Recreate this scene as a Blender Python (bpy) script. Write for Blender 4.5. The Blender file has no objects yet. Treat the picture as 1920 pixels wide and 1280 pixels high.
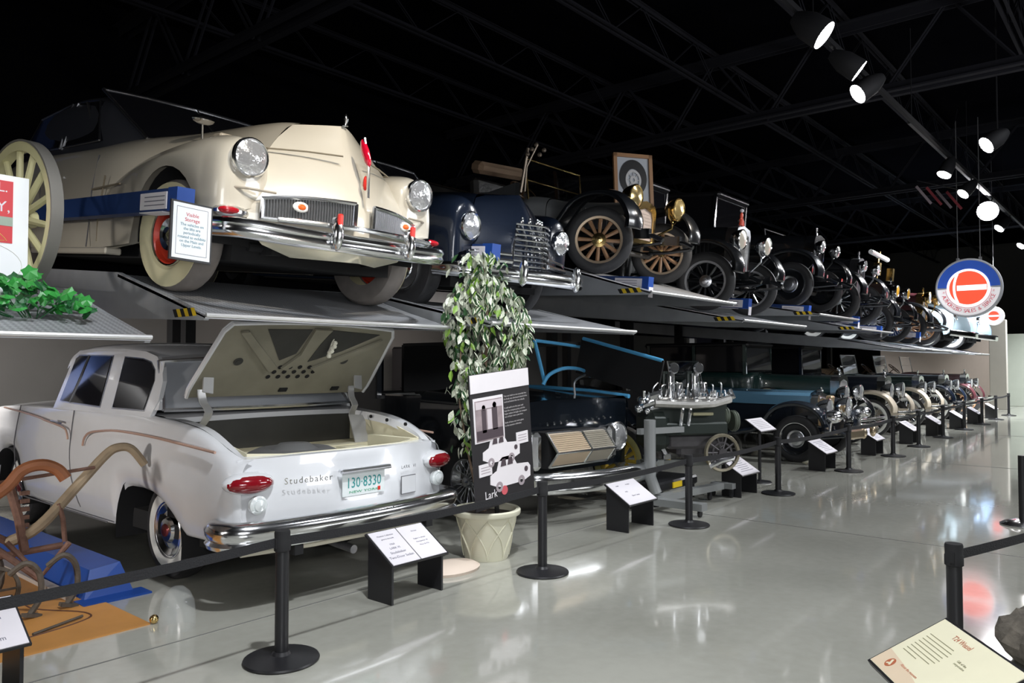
import bpy, bmesh, math, random
from mathutils import Vector, Matrix, Euler
PI = math.pi
R = math.radians
SC = bpy.context.scene
COL = SC.collection
random.seed(7)

# ------------------------------------------------------------------ camera, world, lights, exposure
FPX = 1450.0
cam_d = bpy.data.cameras.new('camera'); cam = bpy.data.objects.new('camera', cam_d); COL.objects.link(cam)
cam_d.sensor_width = 36.0; cam_d.lens = 36.0*FPX/1920.0; cam_d.clip_start = 0.05; cam_d.clip_end = 200
cam.location = (0, 0, 1.5)
HEAD = math.atan(1230/FPX)          # row direction (+X) lies this far right of the view axis
cam.rotation_euler = (PI/2 + math.atan(43/FPX), 0, -(PI/2 - HEAD))
SC.camera = cam
SC.view_settings.view_transform = 'Standard'; SC.view_settings.look = 'None'
SC.view_settings.gamma = 1.0; SC.view_settings.use_curve_mapping = False
SC.view_settings.exposure = 0.35

W = bpy.data.worlds.new('world'); SC.world = W; W.use_nodes = True
W.node_tree.nodes['Background'].inputs[0].default_value = (0.5, 0.55, 0.7, 1)
W.node_tree.nodes['Background'].inputs[1].default_value = 0.004

def light(name, kind, loc, target, power, color=(1, 1, 1), size=0.2, size_y=None, spot=60, blend=0.5):
    d = bpy.data.lights.new(name, kind); o = bpy.data.objects.new(name, d); COL.objects.link(o)
    o.location = loc
    o.rotation_euler = (Vector(target) - Vector(loc)).to_track_quat('-Z', 'Y').to_euler()
    d.energy = power; d.color = color
    if kind == 'SPOT':
        d.shadow_soft_size = size; d.spot_size = R(spot); d.spot_blend = blend
    elif kind == 'AREA':
        d.size = size
        if size_y: d.shape = 'RECTANGLE'; d.size_y = size_y
    else:
        d.shadow_soft_size = size
    return o
COOL = (0.93, 0.96, 1.0); WARM = (1.0, 0.9, 0.76)
# track spotlights over the aisle, aimed at the two tiers of cars
light('spot_light', 'SPOT', (2.2, 1.4, 4.6), (3.5, 4.4, 0.7), 75, COOL, 0.09, spot=50, blend=0.8)
light('spot_light', 'SPOT', (2.6, 1.2, 4.6), (3.1, 4.3, 2.8), 380, WARM, 0.09, spot=34, blend=0.9)
light('spot_light', 'SPOT', (4.0, 2.6, 4.6), (4.9, 4.2, 1.2), 300, COOL, 0.09, spot=60, blend=0.8)
light('spot_light', 'SPOT', (7.6, 2.4, 4.6), (7.2, 5.0, 0.8), 260, COOL, 0.09, spot=60, blend=0.8)
light('spot_light', 'SPOT', (8.7, 2.4, 4.6), (5.6, 4.6, 2.6), 260, COOL, 0.09, spot=45, blend=0.8)
light('spot_light', 'SPOT', (9.3, 2.75, 4.6), (8.3, 4.7, 2.6), 300, WARM, 0.09, spot=50, blend=0.8)
light('spot_light', 'SPOT', (13.0, 1.96, 4.6), (11.6, 4.3, 0.8), 420, COOL, 0.09, spot=60, blend=0.8)
light('spot_light', 'SPOT', (14.5, 2.6, 4.6), (10.6, 4.6, 2.9), 420, COOL, 0.09, spot=50, blend=0.8)
light('spot_light', 'SPOT', (16.4, 2.6, 4.6), (15.4, 4.6, 1.2), 700, COOL, 0.09, spot=75, blend=0.8)
light('spot_light', 'SPOT', (21.0, 2.6, 4.6), (20.5, 4.8, 2.4), 2000, COOL, 0.09, spot=85, blend=0.8)
light('spot_light', 'SPOT', (24.5, 2.6, 4.6), (25.0, 5.0, 2.3), 4200, COOL, 0.09, spot=90, blend=0.8)
light('spot_light', 'SPOT', (0.6, 2.0, 4.4), (1.2, 5.0, 2.0), 230, COOL, 0.09, spot=30, blend=0.8)
light('camera_flash', 'AREA', (0.06, -0.05, 1.60), (3.0, 3.5, 1.5), 24, (0.97, 0.98, 1.0), 0.12)
light('side_fill', 'SPOT', (-5.6, 5.0, 1.75), (2.6, 6.4, 0.85), 1000, (1.0, 0.94, 0.88), 0.35, spot=32, blend=1.0)  # added unseen spot that brightens the side of the white sedan
# unseen lights added overhead to brighten the aisle floor
for k, (lx, ly, pw) in enumerate([(1.9, 1.2, 150), (5.8, 0.2, 28), (9.0, 0.6, 40), (13.0, 0.6, 55), (18.0, 0.9, 90), (24, 1.2, 200), (30, 2, 450)]):
    light('floor_fill', 'SPOT', (lx, ly, 5.6), (lx, ly + 0.6, 0), pw*6.0, COOL, 0.12, spot=110, blend=1.0)
# added soft fill, standing in for other lighting behind and beside the photographer
light('hall_fill', 'AREA', (-1.0, -2.4, 2.3), (5.0, 5.0, 1.2), 85, (0.95, 0.97, 1.0), 2.6, 1.6)
light('hall_fill', 'AREA', (-4.5, 4.5, 3.2), (3.0, 5.5, 0.8), 26, (1.0, 0.97, 0.93), 2.6, 2.0)
light('wall_fill', 'AREA', (1.5, 8.6, 1.9), (2.5, 11.2, 1.2), 60, (1.0, 0.95, 0.9), 1.6, 0.3)  # added pair hidden under the lift decks to brighten the rear partition
light('wall_fill', 'AREA', (8.2, 8.8, 1.9), (8.6, 11.2, 1.2), 22, (1.0, 0.88, 0.8), 1.2, 0.3)
light('hall_fill', 'AREA', (9.0, -3.2, 3.6), (9.0, 5.0, 1.2), 200, (0.95, 0.97, 1.0), 5.0, 1.2)

# ------------------------------------------------------------------ materials
MAT = {}
def mat(name, color, rough=0.5, metal=0.0, coat=0.0, emit=None, noise=None, bump=None, trans=0.0, spec=0.5, coat_rough=0.05):
    if name in MAT: return MAT[name]
    m = bpy.data.materials.new(name); m.use_nodes = True; MAT[name] = m
    nt = m.node_tree; b = nt.nodes['Principled BSDF']
    c = tuple(color) + (1,)
    b.inputs['Base Color'].default_value = c
    b.inputs['Roughness'].default_value = rough; b.inputs['Metallic'].default_value = metal
    b.inputs['Coat Weight'].default_value = coat; b.inputs['Coat Roughness'].default_value = coat_rough
    b.inputs['Specular IOR Level'].default_value = spec
    b.inputs['Transmission Weight'].default_value = trans
    if emit:
        b.inputs['Emission Color'].default_value = tuple(emit[0]) + (1,); b.inputs['Emission Strength'].default_value = emit[1]
    tc = nt.nodes.new('ShaderNodeTexCoord')
    n = nt.nodes.new('ShaderNodeTexNoise'); nt.links.new(tc.outputs['Object'], n.inputs['Vector'])
    sc, amt = noise if noise else (6.0, 0.05)
    n.inputs['Scale'].default_value = sc; n.inputs['Detail'].default_value = 5
    mx = nt.nodes.new('ShaderNodeMix'); mx.data_type = 'RGBA'; mx.blend_type = 'MIX'
    mx.inputs[6].default_value = tuple(max(0, v*(1 - amt)) for v in color) + (1,)
    mx.inputs[7].default_value = tuple(min(1, v*(1 + amt)) for v in color) + (1,)
    nt.links.new(n.outputs['Fac'], mx.inputs[0]); nt.links.new(mx.outputs[2], b.inputs['Base Color'])
    if bump:
        n2 = nt.nodes.new('ShaderNodeTexNoise'); n2.inputs['Scale'].default_value = bump[0]
        nt.links.new(tc.outputs['Object'], n2.inputs['Vector'])
        bp = nt.nodes.new('ShaderNodeBump'); bp.inputs['Strength'].default_value = bump[1]; bp.inputs['Distance'].default_value = 0.01
        nt.links.new(n2.outputs['Fac'], bp.inputs['Height']); nt.links.new(bp.outputs['Normal'], b.inputs['Normal'])
    return m
def paint(name, col, rough=0.3): return mat(name, col, rough, 0.0, 0.8, spec=0.5)
CHROME = mat('chrome', (0.85, 0.86, 0.88), 0.17, 1.0)
CHROME2 = mat('satin_chrome', (0.62, 0.63, 0.66), 0.28, 1.0)
STEEL = mat('dull_steel', (0.33, 0.33, 0.34), 0.42, 0.8, noise=(20, 0.25))
BRASS = mat('brass', (0.72, 0.52, 0.22), 0.22, 1.0)
RUBBER = mat('tyre_rubber', (0.022, 0.022, 0.024), 0.6, bump=(60, 0.2))
RUBBER_G = mat('lit_tyre_rubber', (0.20, 0.18, 0.165), 0.75, noise=(10, 0.3))  # rubber lightened to stand for light falling on the tread
BLACK = mat('black_plastic', (0.012, 0.012, 0.014), 0.4)
BLACKM = mat('matt_black', (0.008, 0.008, 0.009), 0.85)
GLASSK = mat('dark_car_glass', (0.010, 0.010, 0.012), 0.05, 0.0, 0.0, spec=0.3)
GLASSL = mat('rear_window_glass', (0.36, 0.38, 0.41), 0.12, 0.0, 0.8)
WHITE = paint('white_paint', (0.66, 0.67, 0.69))
CREAM = mat('cream_primer', (0.72, 0.68, 0.50), 0.55, noise=(3, 0.12))
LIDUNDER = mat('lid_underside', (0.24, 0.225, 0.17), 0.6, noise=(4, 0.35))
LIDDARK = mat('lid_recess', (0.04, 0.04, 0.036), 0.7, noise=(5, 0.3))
BEIGE = paint('beige_paint', (0.56, 0.52, 0.435), 0.3)
REDLENS = mat('red_lens', (0.22, 0.006, 0.012), 0.15, coat=0.8)
RED = mat('red_enamel', (0.65, 0.03, 0.02), 0.35)
REDRIM = mat('red_rim_paint', (0.55, 0.045, 0.02), 0.35)
WW = mat('whitewall', (0.80, 0.80, 0.76), 0.5)
WWY = mat('yellowed_whitewall', (0.72, 0.66, 0.42), 0.55)
PAPER = mat('white_paper', (0.70, 0.67, 0.71), 0.6)
INK = mat('grey_ink', (0.16, 0.16, 0.2), 0.7)
INKB = mat('blue_grey_ink', (0.16, 0.30, 0.36), 0.7)
INKR = mat('red_ink', (0.60, 0.10, 0.12), 0.7)
LBLUE = mat('lift_blue', (0.010, 0.06, 0.30), 0.4)
LBLUED = mat('lift_blue_dark', (0.013, 0.04, 0.15), 0.5)  # darker blue for the lift arms and columns
LIFTG = mat('galvanised_deck', (0.34, 0.355, 0.375), 0.45, 0.2, noise=(5, 0.18))
LENS = mat('headlamp_lens', (0.75, 0.76, 0.78), 0.12, 0.7, coat=1.0, bump=(40, 0.5))
YEL = mat('hazard_yellow', (0.75, 0.52, 0.02), 0.5)

def lum(name, col, s):
    return mat(name, col, 0.5, emit=(col, s))
BULB = lum('lamp_face', (1.0, 0.97, 0.95), 40.0)

def plate_mat():
    m = mat('tread_plate', (0.42, 0.43, 0.45), 0.35, 0.4)
    nt = m.node_tree; b = nt.nodes['Principled BSDF']
    tc = nt.nodes.new('ShaderNodeTexCoord')
    mp = nt.nodes.new('ShaderNodeMapping'); mp.inputs['Rotation'].default_value = (0, 0, R(45)); mp.inputs['Scale'].default_value = (38, 38, 0.001)
    vo = nt.nodes.new('ShaderNodeTexChecker'); vo.inputs['Scale'].default_value = 1.0
    nt.links.new(tc.outputs['Object'], mp.inputs['Vector']); nt.links.new(mp.outputs['Vector'], vo.inputs['Vector'])
    bp = nt.nodes.new('ShaderNodeBump'); bp.inputs['Strength'].default_value = 0.7; bp.inputs['Distance'].default_value = 0.004
    nt.links.new(vo.outputs['Fac'], bp.inputs['Height']); nt.links.new(bp.outputs['Normal'], b.inputs['Normal'])
    mx = nt.nodes.new('ShaderNodeMix'); mx.data_type = 'RGBA'
    mx.inputs[6].default_value = (0.30, 0.31, 0.33, 1); mx.inputs[7].default_value = (0.52, 0.53, 0.55, 1)
    nt.links.new(vo.outputs['Fac'], mx.inputs[0]); nt.links.new(mx.outputs[2], b.inputs['Base Color'])
    return m
PLATE = plate_mat()

# ------------------------------------------------------------------ mesh helpers
class MB:
    def __init__(s): s.v = []; s.f = []; s.mi = []; s.mx = None; s.m = 0
    def add(s, vs, fs, mi=None):
        b = len(s.v)
        if s.mx is not None: vs = [s.mx @ Vector(p) for p in vs]
        s.v += [tuple(p) for p in vs]; s.f += [tuple(b + i for i in f) for f in fs]
        s.mi += [s.m if mi is None else mi]*len(fs)
        return s
    def box(s, c, d, rot=None, ch=0.0):
        x, y, z = d[0]/2, d[1]/2, d[2]/2
        if ch > 0:
            vs = []
            for sx in (-1, 1):
                for sy in (-1, 1):
                    for sz in (-1, 1):
                        vs += [(sx*(x - ch), sy*(y - ch), sz*z), (sx*(x - ch), sy*y, sz*(z - ch)), (sx*x, sy*(y - ch), sz*(z - ch))]
            bm = bmesh.new()
            for p in vs: bm.verts.new(p)
            bmesh.ops.convex_hull(bm, input=bm.verts)
            bm.verts.index_update(); vs = [tuple(v.co) for v in bm.verts]; fs = [[v.index for v in f.verts] for f in bm.faces]; bm.free()
        else:
            vs = [(-x, -y, -z), (x, -y, -z), (x, y, -z), (-x, y, -z), (-x, -y, z), (x, -y, z), (x, y, z), (-x, y, z)]
            fs = [(0, 3, 2, 1), (4, 5, 6, 7), (0, 1, 5, 4), (1, 2, 6, 5), (2, 3, 7, 6), (3, 0, 4, 7)]
        M = Matrix.Translation(c)
        if rot is not None: M = M @ (rot.to_matrix().to_4x4() if isinstance(rot, Euler) else rot)
        return s.add([M @ Vector(p) for p in vs], fs)
    def cyl(s, p0, p1, r0, r1=None, n=12, cap=True):
        r1 = r0 if r1 is None else r1
        p0 = Vector(p0); p1 = Vector(p1); d = p1 - p0
        q = d.to_track_quat('Z', 'Y') if d.length > 1e-9 else Euler((0, 0, 0)).to_quaternion()
        vs = []
        for k, (p, r) in enumerate(((p0, r0), (p1, r1))):
            for i in range(n):
                a = 2*PI*i/n; vs.append(p + q @ Vector((r*math.cos(a), r*math.sin(a), 0)))
        fs = [(i, (i + 1) % n, n + (i + 1) % n, n + i) for i in range(n)]
        if cap: fs += [tuple(range(n - 1, -1, -1)), tuple(range(n, 2*n))]
        return s.add(vs, fs)
    def tube(s, pts, r, n=8, cap=True):
        pts = [Vector(p) for p in pts]; rs = r if isinstance(r, (list, tuple)) else [r]*len(pts)
        up = Vector((0, 0, 1)); prev = None; vs = []
        for i, p in enumerate(pts):
            t = (pts[min(i + 1, len(pts) - 1)] - pts[max(i - 1, 0)]).normalized()
            if prev is None:
                a = up if abs(t.dot(up)) < 0.95 else Vector((1, 0, 0))
                u = t.cross(a).normalized()
            else:
                u = (prev - t*prev.dot(t)).normalized()
            w = t.cross(u); prev = u
            for k in range(n):
                a = 2*PI*k/n; vs.append(p + (u*math.cos(a) + w*math.sin(a))*rs[i])
        fs = []
        for i in range(len(pts) - 1):
            for k in range(n):
                fs.append((i*n + k, i*n + (k + 1) % n, (i + 1)*n + (k + 1) % n, (i + 1)*n + k))
        if cap: fs += [tuple(range(n - 1, -1, -1)), tuple(range((len(pts) - 1)*n, len(pts)*n))]
        return s.add(vs, fs)
    def lathe(s, prof, n=24, axis='z', c=(0, 0, 0), closed=False, a0=0, a1=2*PI):
        vs = []; full = abs(a1 - a0 - 2*PI) < 1e-6; m = n if full else n + 1
        for (r, h) in prof:
            for k in range(m):
                a = a0 + (a1 - a0)*k/n; x, y = r*math.cos(a), r*math.sin(a)
                p = (x, y, h) if axis == 'z' else ((h, x, y) if axis == 'x' else (x, h, y))
                vs.append((p[0] + c[0], p[1] + c[1], p[2] + c[2]))
        fs = []; L = len(prof)
        for i in range(L if closed else L - 1):
            j = (i + 1) % L
            for k in range(n):
                k2 = (k + 1) % m
                fs.append((i*m + k, i*m + k2, j*m + k2, j*m + k))
        return s.add(vs, fs)
    def grid(s, P, closeu=False, flip=False):
        nu, nv = len(P), len(P[0]); vs = [p for row in P for p in row]; fs = []
        for i in range(nu if closeu else nu - 1):
            for j in range(nv - 1):
                a, b_, c, d = i*nv + j, i*nv + j + 1, ((i + 1) % nu)*nv + j + 1, ((i + 1) % nu)*nv + j
                fs.append((a, d, c, b_) if flip else (a, b_, c, d))
        return s.add(vs, fs)
    def prism(s, out, t, M=None):
        """outline in XY, thickness along Z from 0 to t"""
        n = len(out); vs = [(x, y, 0) for x, y in out] + [(x, y, t) for x, y in out]
        fs = [tuple(range(n - 1, -1, -1)), tuple(range(n, 2*n))] + [(i, (i + 1) % n, n + (i + 1) % n, n + i) for i in range(n)]
        if M is not None: vs = [M @ Vector(p) for p in vs]
        return s.add(vs, fs)
    def ball(s, c, r, n=12, sc=(1, 1, 1), rot=None):
        prof = [(math.sin(PI*i/(n//2))*1.0, -math.cos(PI*i/(n//2))) for i in range(n//2 + 1)]
        prof[0] = (0.001, -1); prof[-1] = (0.001, 1)
        old = s.mx; M = Matrix.Translation(c)
        if rot is not None: M = M @ rot.to_matrix().to_4x4()
        M = M @ Matrix.Diagonal((r*sc[0], r*sc[1], r*sc[2], 1)); s.mx = M if old is None else old @ M
        s.lathe(prof, n); s.mx = old
        return s

def islands(mb):
    par = list(range(len(mb.v)))
    def fd(a):
        while par[a] != a: par[a] = par[par[a]]; a = par[a]
        return a
    for f in mb.f:
        r0 = fd(f[0])
        for i in f[1:]: par[fd(i)] = r0
    grp = {}
    for f in mb.f: grp.setdefault(fd(f[0]), []).append(f)
    out = []
    for fs in grp.values():
        m = MB(); mp = {}
        for f in fs:
            for i in f:
                if i not in mp: mp[i] = len(m.v); m.v.append(mb.v[i])
            m.f.append(tuple(mp[i] for i in f)); m.mi.append(0)
        out.append(m)
    return out
def objs(name, mb, *a, **k):
    return [obj(name, m, *a, **k) for m in islands(mb)][0]
def obj(name, mb, mt, parent=None, loc=None, rot=None, smooth=35, solid=0.0):
    me = bpy.data.meshes.new(name); me.from_pydata(mb.v, [], mb.f)
    for m_ in (mt if isinstance(mt, (list, tuple)) else [mt]): me.materials.append(m_)
    if isinstance(mt, (list, tuple)):
        me.polygons.foreach_set('material_index', mb.mi)
    me.validate(); me.update()
    if smooth:
        bm = bmesh.new(); bm.from_mesh(me); bmesh.ops.remove_doubles(bm, verts=bm.verts, dist=0.0001); bmesh.ops.recalc_face_normals(bm, faces=bm.faces); bm.to_mesh(me); bm.free()
        me.polygons.foreach_set('use_smooth', [True]*len(me.polygons)); me.set_sharp_from_angle(angle=R(smooth))
    o = bpy.data.objects.new(name, me); COL.objects.link(o)
    if parent is not None: o.parent = parent
    if loc is not None: o.location = loc
    if rot is not None: o.rotation_euler = rot
    if solid:
        md = o.modifiers.new('solid', 'SOLIDIFY'); md.thickness = solid; md.offset = -1
    return o
def tag(o, label, cat, group=None, kind=None):
    o['label'] = label; o['category'] = cat
    if group: o['group'] = group
    if kind: o['kind'] = kind
    return o
def thing(name, label, cat, loc=(0, 0, 0), rot=(0, 0, 0), group=None):
    o = bpy.data.objects.new(name, None); COL.objects.link(o); o.empty_display_size = 0.1
    o.location = loc; o.rotation_euler = rot
    return tag(o, label, cat, group)
def struct(name, mb, mt, smooth=0, parent=None, **k):
    o = obj(name, mb, mt, parent, smooth=smooth, **k); o['kind'] = 'structure'; return o
def inst(o, parent, loc=None, rot=None, name=None):
    c = o.copy(); COL.objects.link(c); c.parent = parent
    if name: c.name = name
    if loc is not None: c.location = loc
    if rot is not None: c.rotation_euler = rot
    return c
def dup(root, loc, label=None, rot=None):
    r = root.copy(); COL.objects.link(r); r.location = loc
    if rot is not None: r.rotation_euler = rot
    if label: r['label'] = label
    for ch in list(root.children):
        c = ch.copy(); COL.objects.link(c); c.parent = r
        for g in ch.children:
            d = g.copy(); COL.objects.link(d); d.parent = c
    return r
def text(name, body, size, mt, parent, loc, rot, align='LEFT', extr=0.0006, spacing=1.0, sx=1.0, line=1.0):
    cu = bpy.data.curves.new(name, 'FONT'); cu.body = body; cu.size = size; cu.align_x = align; cu.extrude = extr
    cu.space_line = line; cu.space_character = spacing
    cu.materials.append(mt); cu.resolution_u = 2
    t_ = bpy.data.objects.new(name, cu); me = bpy.data.meshes.new_from_object(t_); bpy.data.objects.remove(t_)
    o = bpy.data.objects.new(name, me); COL.objects.link(o); o.parent = parent; o.location = loc; o.rotation_euler = rot; o.scale = (sx, 1, 1)
    return o
def cr(P, us):
    """Catmull-Rom through a list of tuples (same length)"""
    out = []; n = len(P)
    for i in range(n - 1):
        p0, p1, p2, p3 = P[max(i - 1, 0)], P[i], P[i + 1], P[min(i + 2, n - 1)]
        for k in range(us):
            t = k/us
            out.append(tuple(0.5*((2*b) + (-a + c)*t + (2*a - 5*b + 4*c - d)*t*t + (-a + 3*b - 3*c + d)*t**3) for a, b, c, d in zip(p0, p1, p2, p3)))
    out.append(tuple(P[-1])); return out
def lerp_list(L, y):
    if y <= L[0][0]: return L[0][1]
    for (a, va), (b, vb) in zip(L, L[1:]):
        if y <= b: return va + (vb - va)*(y - a)/(b - a)
    return L[-1][1]
def hull(mb, keys, us=6, vs=3, arches=(), jb=None, cap0=False, cap1=False, side=0, vflat=()):
    """keys: [(y, [(x,z),...], bow)] half sections, x>=0, listed from the bottom edge up; arches: [(y0,y1,[(y,z)..])] raise the lower edge."""
    flat = [tuple([k[0]] + [c for p in k[1] for c in p] + [k[2] if len(k) > 2 else 0.0]) for k in keys]
    st = cr(flat, us); K = len(keys[0][1]); half = []
    for row in st:
        y, bow = row[0], row[-1]; pts = [(row[1 + 2*i], row[2 + 2*i]) for i in range(K)]
        pts = cr(pts, vs); zl = pts[0][1]; wmax = max(p[0] for p in pts) or 1
        jt = (jb*vs) if jb else len(pts) - 1; zh = pts[jt][1]
        for (a0, a1, L) in arches:
            if a0 < y < a1:
                za = lerp_list(L, y)
                if za > zl: pts = [(x, (za + (z - zl)*(zh - za)/(zh - zl)) if i <= jt and zh > zl else z) for i, (x, z) in enumerate(pts)]
        half.append([(x, y - bow*(1 - (x/wmax)**2), z) for x, z in pts])
    closed = abs(keys[0][1][-1][0]) < 1e-6
    if side in (0, 1): mb.grid(half)
    if side in (0, -1): mb.grid([[(-x, y, z) for x, y, z in r] for r in half], flip=True)
    for flag, r in ((cap0, half[0]), (cap1, half[-1])):
        if flag:
            for a, b_ in zip(r, r[1:]):
                mb.add([a, b_, (-b_[0], b_[1], b_[2]), (-a[0], a[1], a[2])], [(0, 1, 2, 3)])
    return half
def circ_arch(yc, zc, r, zb, n=14):
    L = []
    for i in range(n + 1):
        a = PI*i/n; L.append((yc - r*math.cos(a), zc + r*math.sin(a)))
    h = math.sqrt(max(r*r - (zc - zb)**2, 0)) if zb < zc else r
    return (yc - r, yc + r, L)

def ribbon(mb, path, x0, x1, crown=0.04, n=8, thick=0.012, lip=0.05):
    """a curved fender: path of (y,z) swept across x0..x1 with a crown and a turned down outer lip"""
    P = []
    pts = [Vector((0, y, z)) for y, z in path]
    for i, p in enumerate(pts):
        t = (pts[min(i + 1, len(pts) - 1)] - pts[max(i - 1, 0)]).normalized(); nrm = Vector((0, -t.z, t.y))
        if nrm.z < 0 and abs(t.y) > 0.2: nrm = -nrm
        row = []
        for k in range(n + 1):
            u = k/n; x = x0 + (x1 - x0)*u
            h = crown*(1 - (2*u - 1)**2)
            row.append(p + Vector((x, 0, 0)) + nrm*h)
        row.append(row[-1] - nrm*lip)
        P.append(row)
    mb.grid(P)
# ------------------------------------------------------------------ wheels
def wheel(root, c, s, Ro=0.36, w=0.16, style='disc', rim=None, white=None, tyre=RUBBER, hub=CHROME, rimr=0.6, spoke=None, rot=0.0):
    """c: centre, s=+1/-1 side the outer face looks to (x axis). Tyre is the part; rim, spokes, hub cap are its sub-parts."""
    m = MB(); rr = Ro*rimr; h = w/2
    m.lathe([(rr, -h*0.8), (Ro*0.80, -h), (Ro*0.93, -h*0.92), (Ro*0.985, -h*0.66), (Ro, -h*0.3), (Ro, h*0.3), (Ro*0.985, h*0.66), (Ro*0.93, h*0.92), (Ro*0.80, h), (rr, h*0.8)], 40, 'x')
    for g in (-0.33, 0.0, 0.33):
        pass
    t = obj('wheel', m, tyre, root, loc=c, rot=(0, 0, rot if s > 0 else PI + rot))
    if white:
        a, b = (rr*1.01, Ro*(0.93 if white is WWY else (0.78 if white is WW and Ro < 0.35 else 0.86)))
        m = MB(); m.lathe([(a, h*0.84), ((a + b)/2, h*1.04), (b, h*0.99), (b, h*0.94), (a, h*0.6)], 40, 'x'); obj('whitewall', m, white, t)
    if style == 'disc' or style == 'fullcap':
        m = MB(); m.lathe([(rr*1.0, h*0.80), (rr*0.93, h*0.88), (rr*0.86, h*0.55), (rr*0.5, h*0.45), (0.001, h*0.5)], 32, 'x'); obj('rim', m, rim or STEEL, t)
        m = MB(); q = rr*(0.93 if style == 'fullcap' else 0.55)
        m.lathe([(q, h*0.86), (q*0.93, h*0.97), (q*0.72, h*0.72), (q*0.5, h*0.84), (q*0.42, h*1.12), (0.001, h*1.2)], 32, 'x'); o = obj('hub_cap', m, hub, t)
        m = MB(); m.lathe([(rr*1.0, h*0.82), (rr*0.985, h*0.98), (rr*0.94, h*0.94), (rr*0.93, h*0.8)], 36, 'x'); obj('trim_ring', m, CHROME, t)
    elif style == 'wood':
        sm = spoke or mat('varnished_spoke', (0.45, 0.30, 0.14), 0.4)
        m = MB(); m.lathe([(rr*1.0, h*0.8), (rr*0.90, h*0.75), (rr*0.88, 0), (rr*0.90, -h*0.75), (rr, -h*0.8)], 36, 'x'); obj('rim', m, rim or sm, t)
        m = MB(); m.cyl((0, 0, Ro*0.12), (0, 0, rr*0.91), Ro*0.045, Ro*0.065, 8)
        sp = obj('spoke', m, sm, t)
        for k in range(1, 12): inst(sp, t, rot=(2*PI*k/12, 0, 0))
        m = MB(); m.lathe([(rr*0.30, -h*0.5), (rr*0.30, h*0.35), (rr*0.17, h*0.5), (rr*0.15, h*1.2), (0.001, h*1.3)], 20, 'x'); obj('hub', m, hub, t)
    elif style == 'wire':
        m = MB(); m.lathe([(rr*1.0, h*0.85), (rr*0.94, h*0.8), (rr*0.92, 0), (rr*0.94, -h*0.75), (rr, -h*0.8)], 36, 'x'); obj('rim', m, rim or CHROME2, t)
        m = MB()
        for k in range(28):
            a = 2*PI*k/28; a2 = a + (0.35 if k % 2 else -0.35); x = h*0.55 if k % 2 else -h*0.2
            m.cyl((x, math.cos(a2)*Ro*0.12, math.sin(a2)*Ro*0.12), (0, math.cos(a)*rr*0.93, math.sin(a)*rr*0.93), 0.005, n=4, cap=False)
        obj('wire_spokes', m, spoke or rim or CHROME2, t)
        m = MB(); m.lathe([(rr*0.26, -h*0.3), (rr*0.26, h*0.5), (rr*0.2, h*0.95), (0.001, h*1.05)], 20, 'x'); obj('hub_cap', m, hub, t)
    return t

def headlamp(root, c, r, depth=0.14, shell=CHROME, lens=LENS, ring=CHROME, rot=0.0, name='headlamp'):
    m = MB(); n = 8
    m.lathe([(0.001, depth)] + [(r*math.sin(PI/2*i/n), depth*math.cos(PI/2*i/n)) for i in range(1, n + 1)], 24, 'y')
    o = obj(name, m, shell, root, loc=c, rot=(0, 0, rot))
    m = MB(); m.lathe([(r*0.96, 0.004), (r*1.05, 0.0), (r*1.05, -0.02), (r*0.97, -0.03), (r*0.9, -0.02)], 28, 'y'); obj('lamp_rim', m, ring, o)
    m = MB(); m.lathe([(r*0.95, -0.018), (r*0.6, -0.035), (0.001, -0.045)], 24, 'y'); obj('lens', m, lens, o)
    return o
# ------------------------------------------------------------------ the hall
def floor_mat():
    m = bpy.data.materials.new('polished_concrete'); m.use_nodes = True; nt = m.node_tree; b = nt.nodes['Principled BSDF']
    tc = nt.nodes.new('ShaderNodeTexCoord')
    n1 = nt.nodes.new('ShaderNodeTexNoise'); n1.inputs['Scale'].default_value = 0.7; n1.inputs['Detail'].default_value = 6
    n2 = nt.nodes.new('ShaderNodeTexNoise'); n2.inputs['Scale'].default_value = 14; n2.inputs['Detail'].default_value = 8
    for n in (n1, n2): nt.links.new(tc.outputs['Object'], n.inputs['Vector'])
    ad = nt.nodes.new('ShaderNodeMath'); ad.operation = 'MULTIPLY_ADD'; ad.inputs[1].default_value = 0.35
    nt.links.new(n2.outputs['Fac'], ad.inputs[0]); nt.links.new(n1.outputs['Fac'], ad.inputs[2])
    cr_ = nt.nodes.new('ShaderNodeValToRGB'); cr_.color_ramp.elements[0].position = 0.45; cr_.color_ramp.elements[1].position = 0.85
    cr_.color_ramp.elements[0].color = (0.34, 0.338, 0.295, 1); cr_.color_ramp.elements[1].color = (0.43, 0.428, 0.378, 1)
    nt.links.new(ad.outputs[0], cr_.inputs[0]); nt.links.new(cr_.outputs[0], b.inputs['Base Color'])
    rr = nt.nodes.new('ShaderNodeMapRange'); rr.inputs[3].default_value = 0.06; rr.inputs[4].default_value = 0.13
    nt.links.new(n1.outputs['Fac'], rr.inputs[0]); nt.links.new(rr.outputs[0], b.inputs['Roughness'])
    b.inputs['Specular IOR Level'].default_value = 0.8; b.inputs['Coat Weight'].default_value = 0.35; b.inputs['Coat Roughness'].default_value = 0.04
    bp = nt.nodes.new('ShaderNodeBump'); bp.inputs['Strength'].default_value = 0.04; bp.inputs['Distance'].default_value = 0.01
    n3 = nt.nodes.new('ShaderNodeTexNoise'); n3.inputs['Scale'].default_value = 3; nt.links.new(tc.outputs['Object'], n3.inputs['Vector'])
    nt.links.new(n3.outputs['Fac'], bp.inputs['Height']); nt.links.new(bp.outputs['Normal'], b.inputs['Normal'])
    return m
m = MB(); m.box((14, 1.5, -0.1), (56, 22, 0.2)); struct('floor', m, floor_mat())
m = MB()
JOINT = mat('floor_joint', (0.16, 0.16, 0.15), 0.5)
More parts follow.
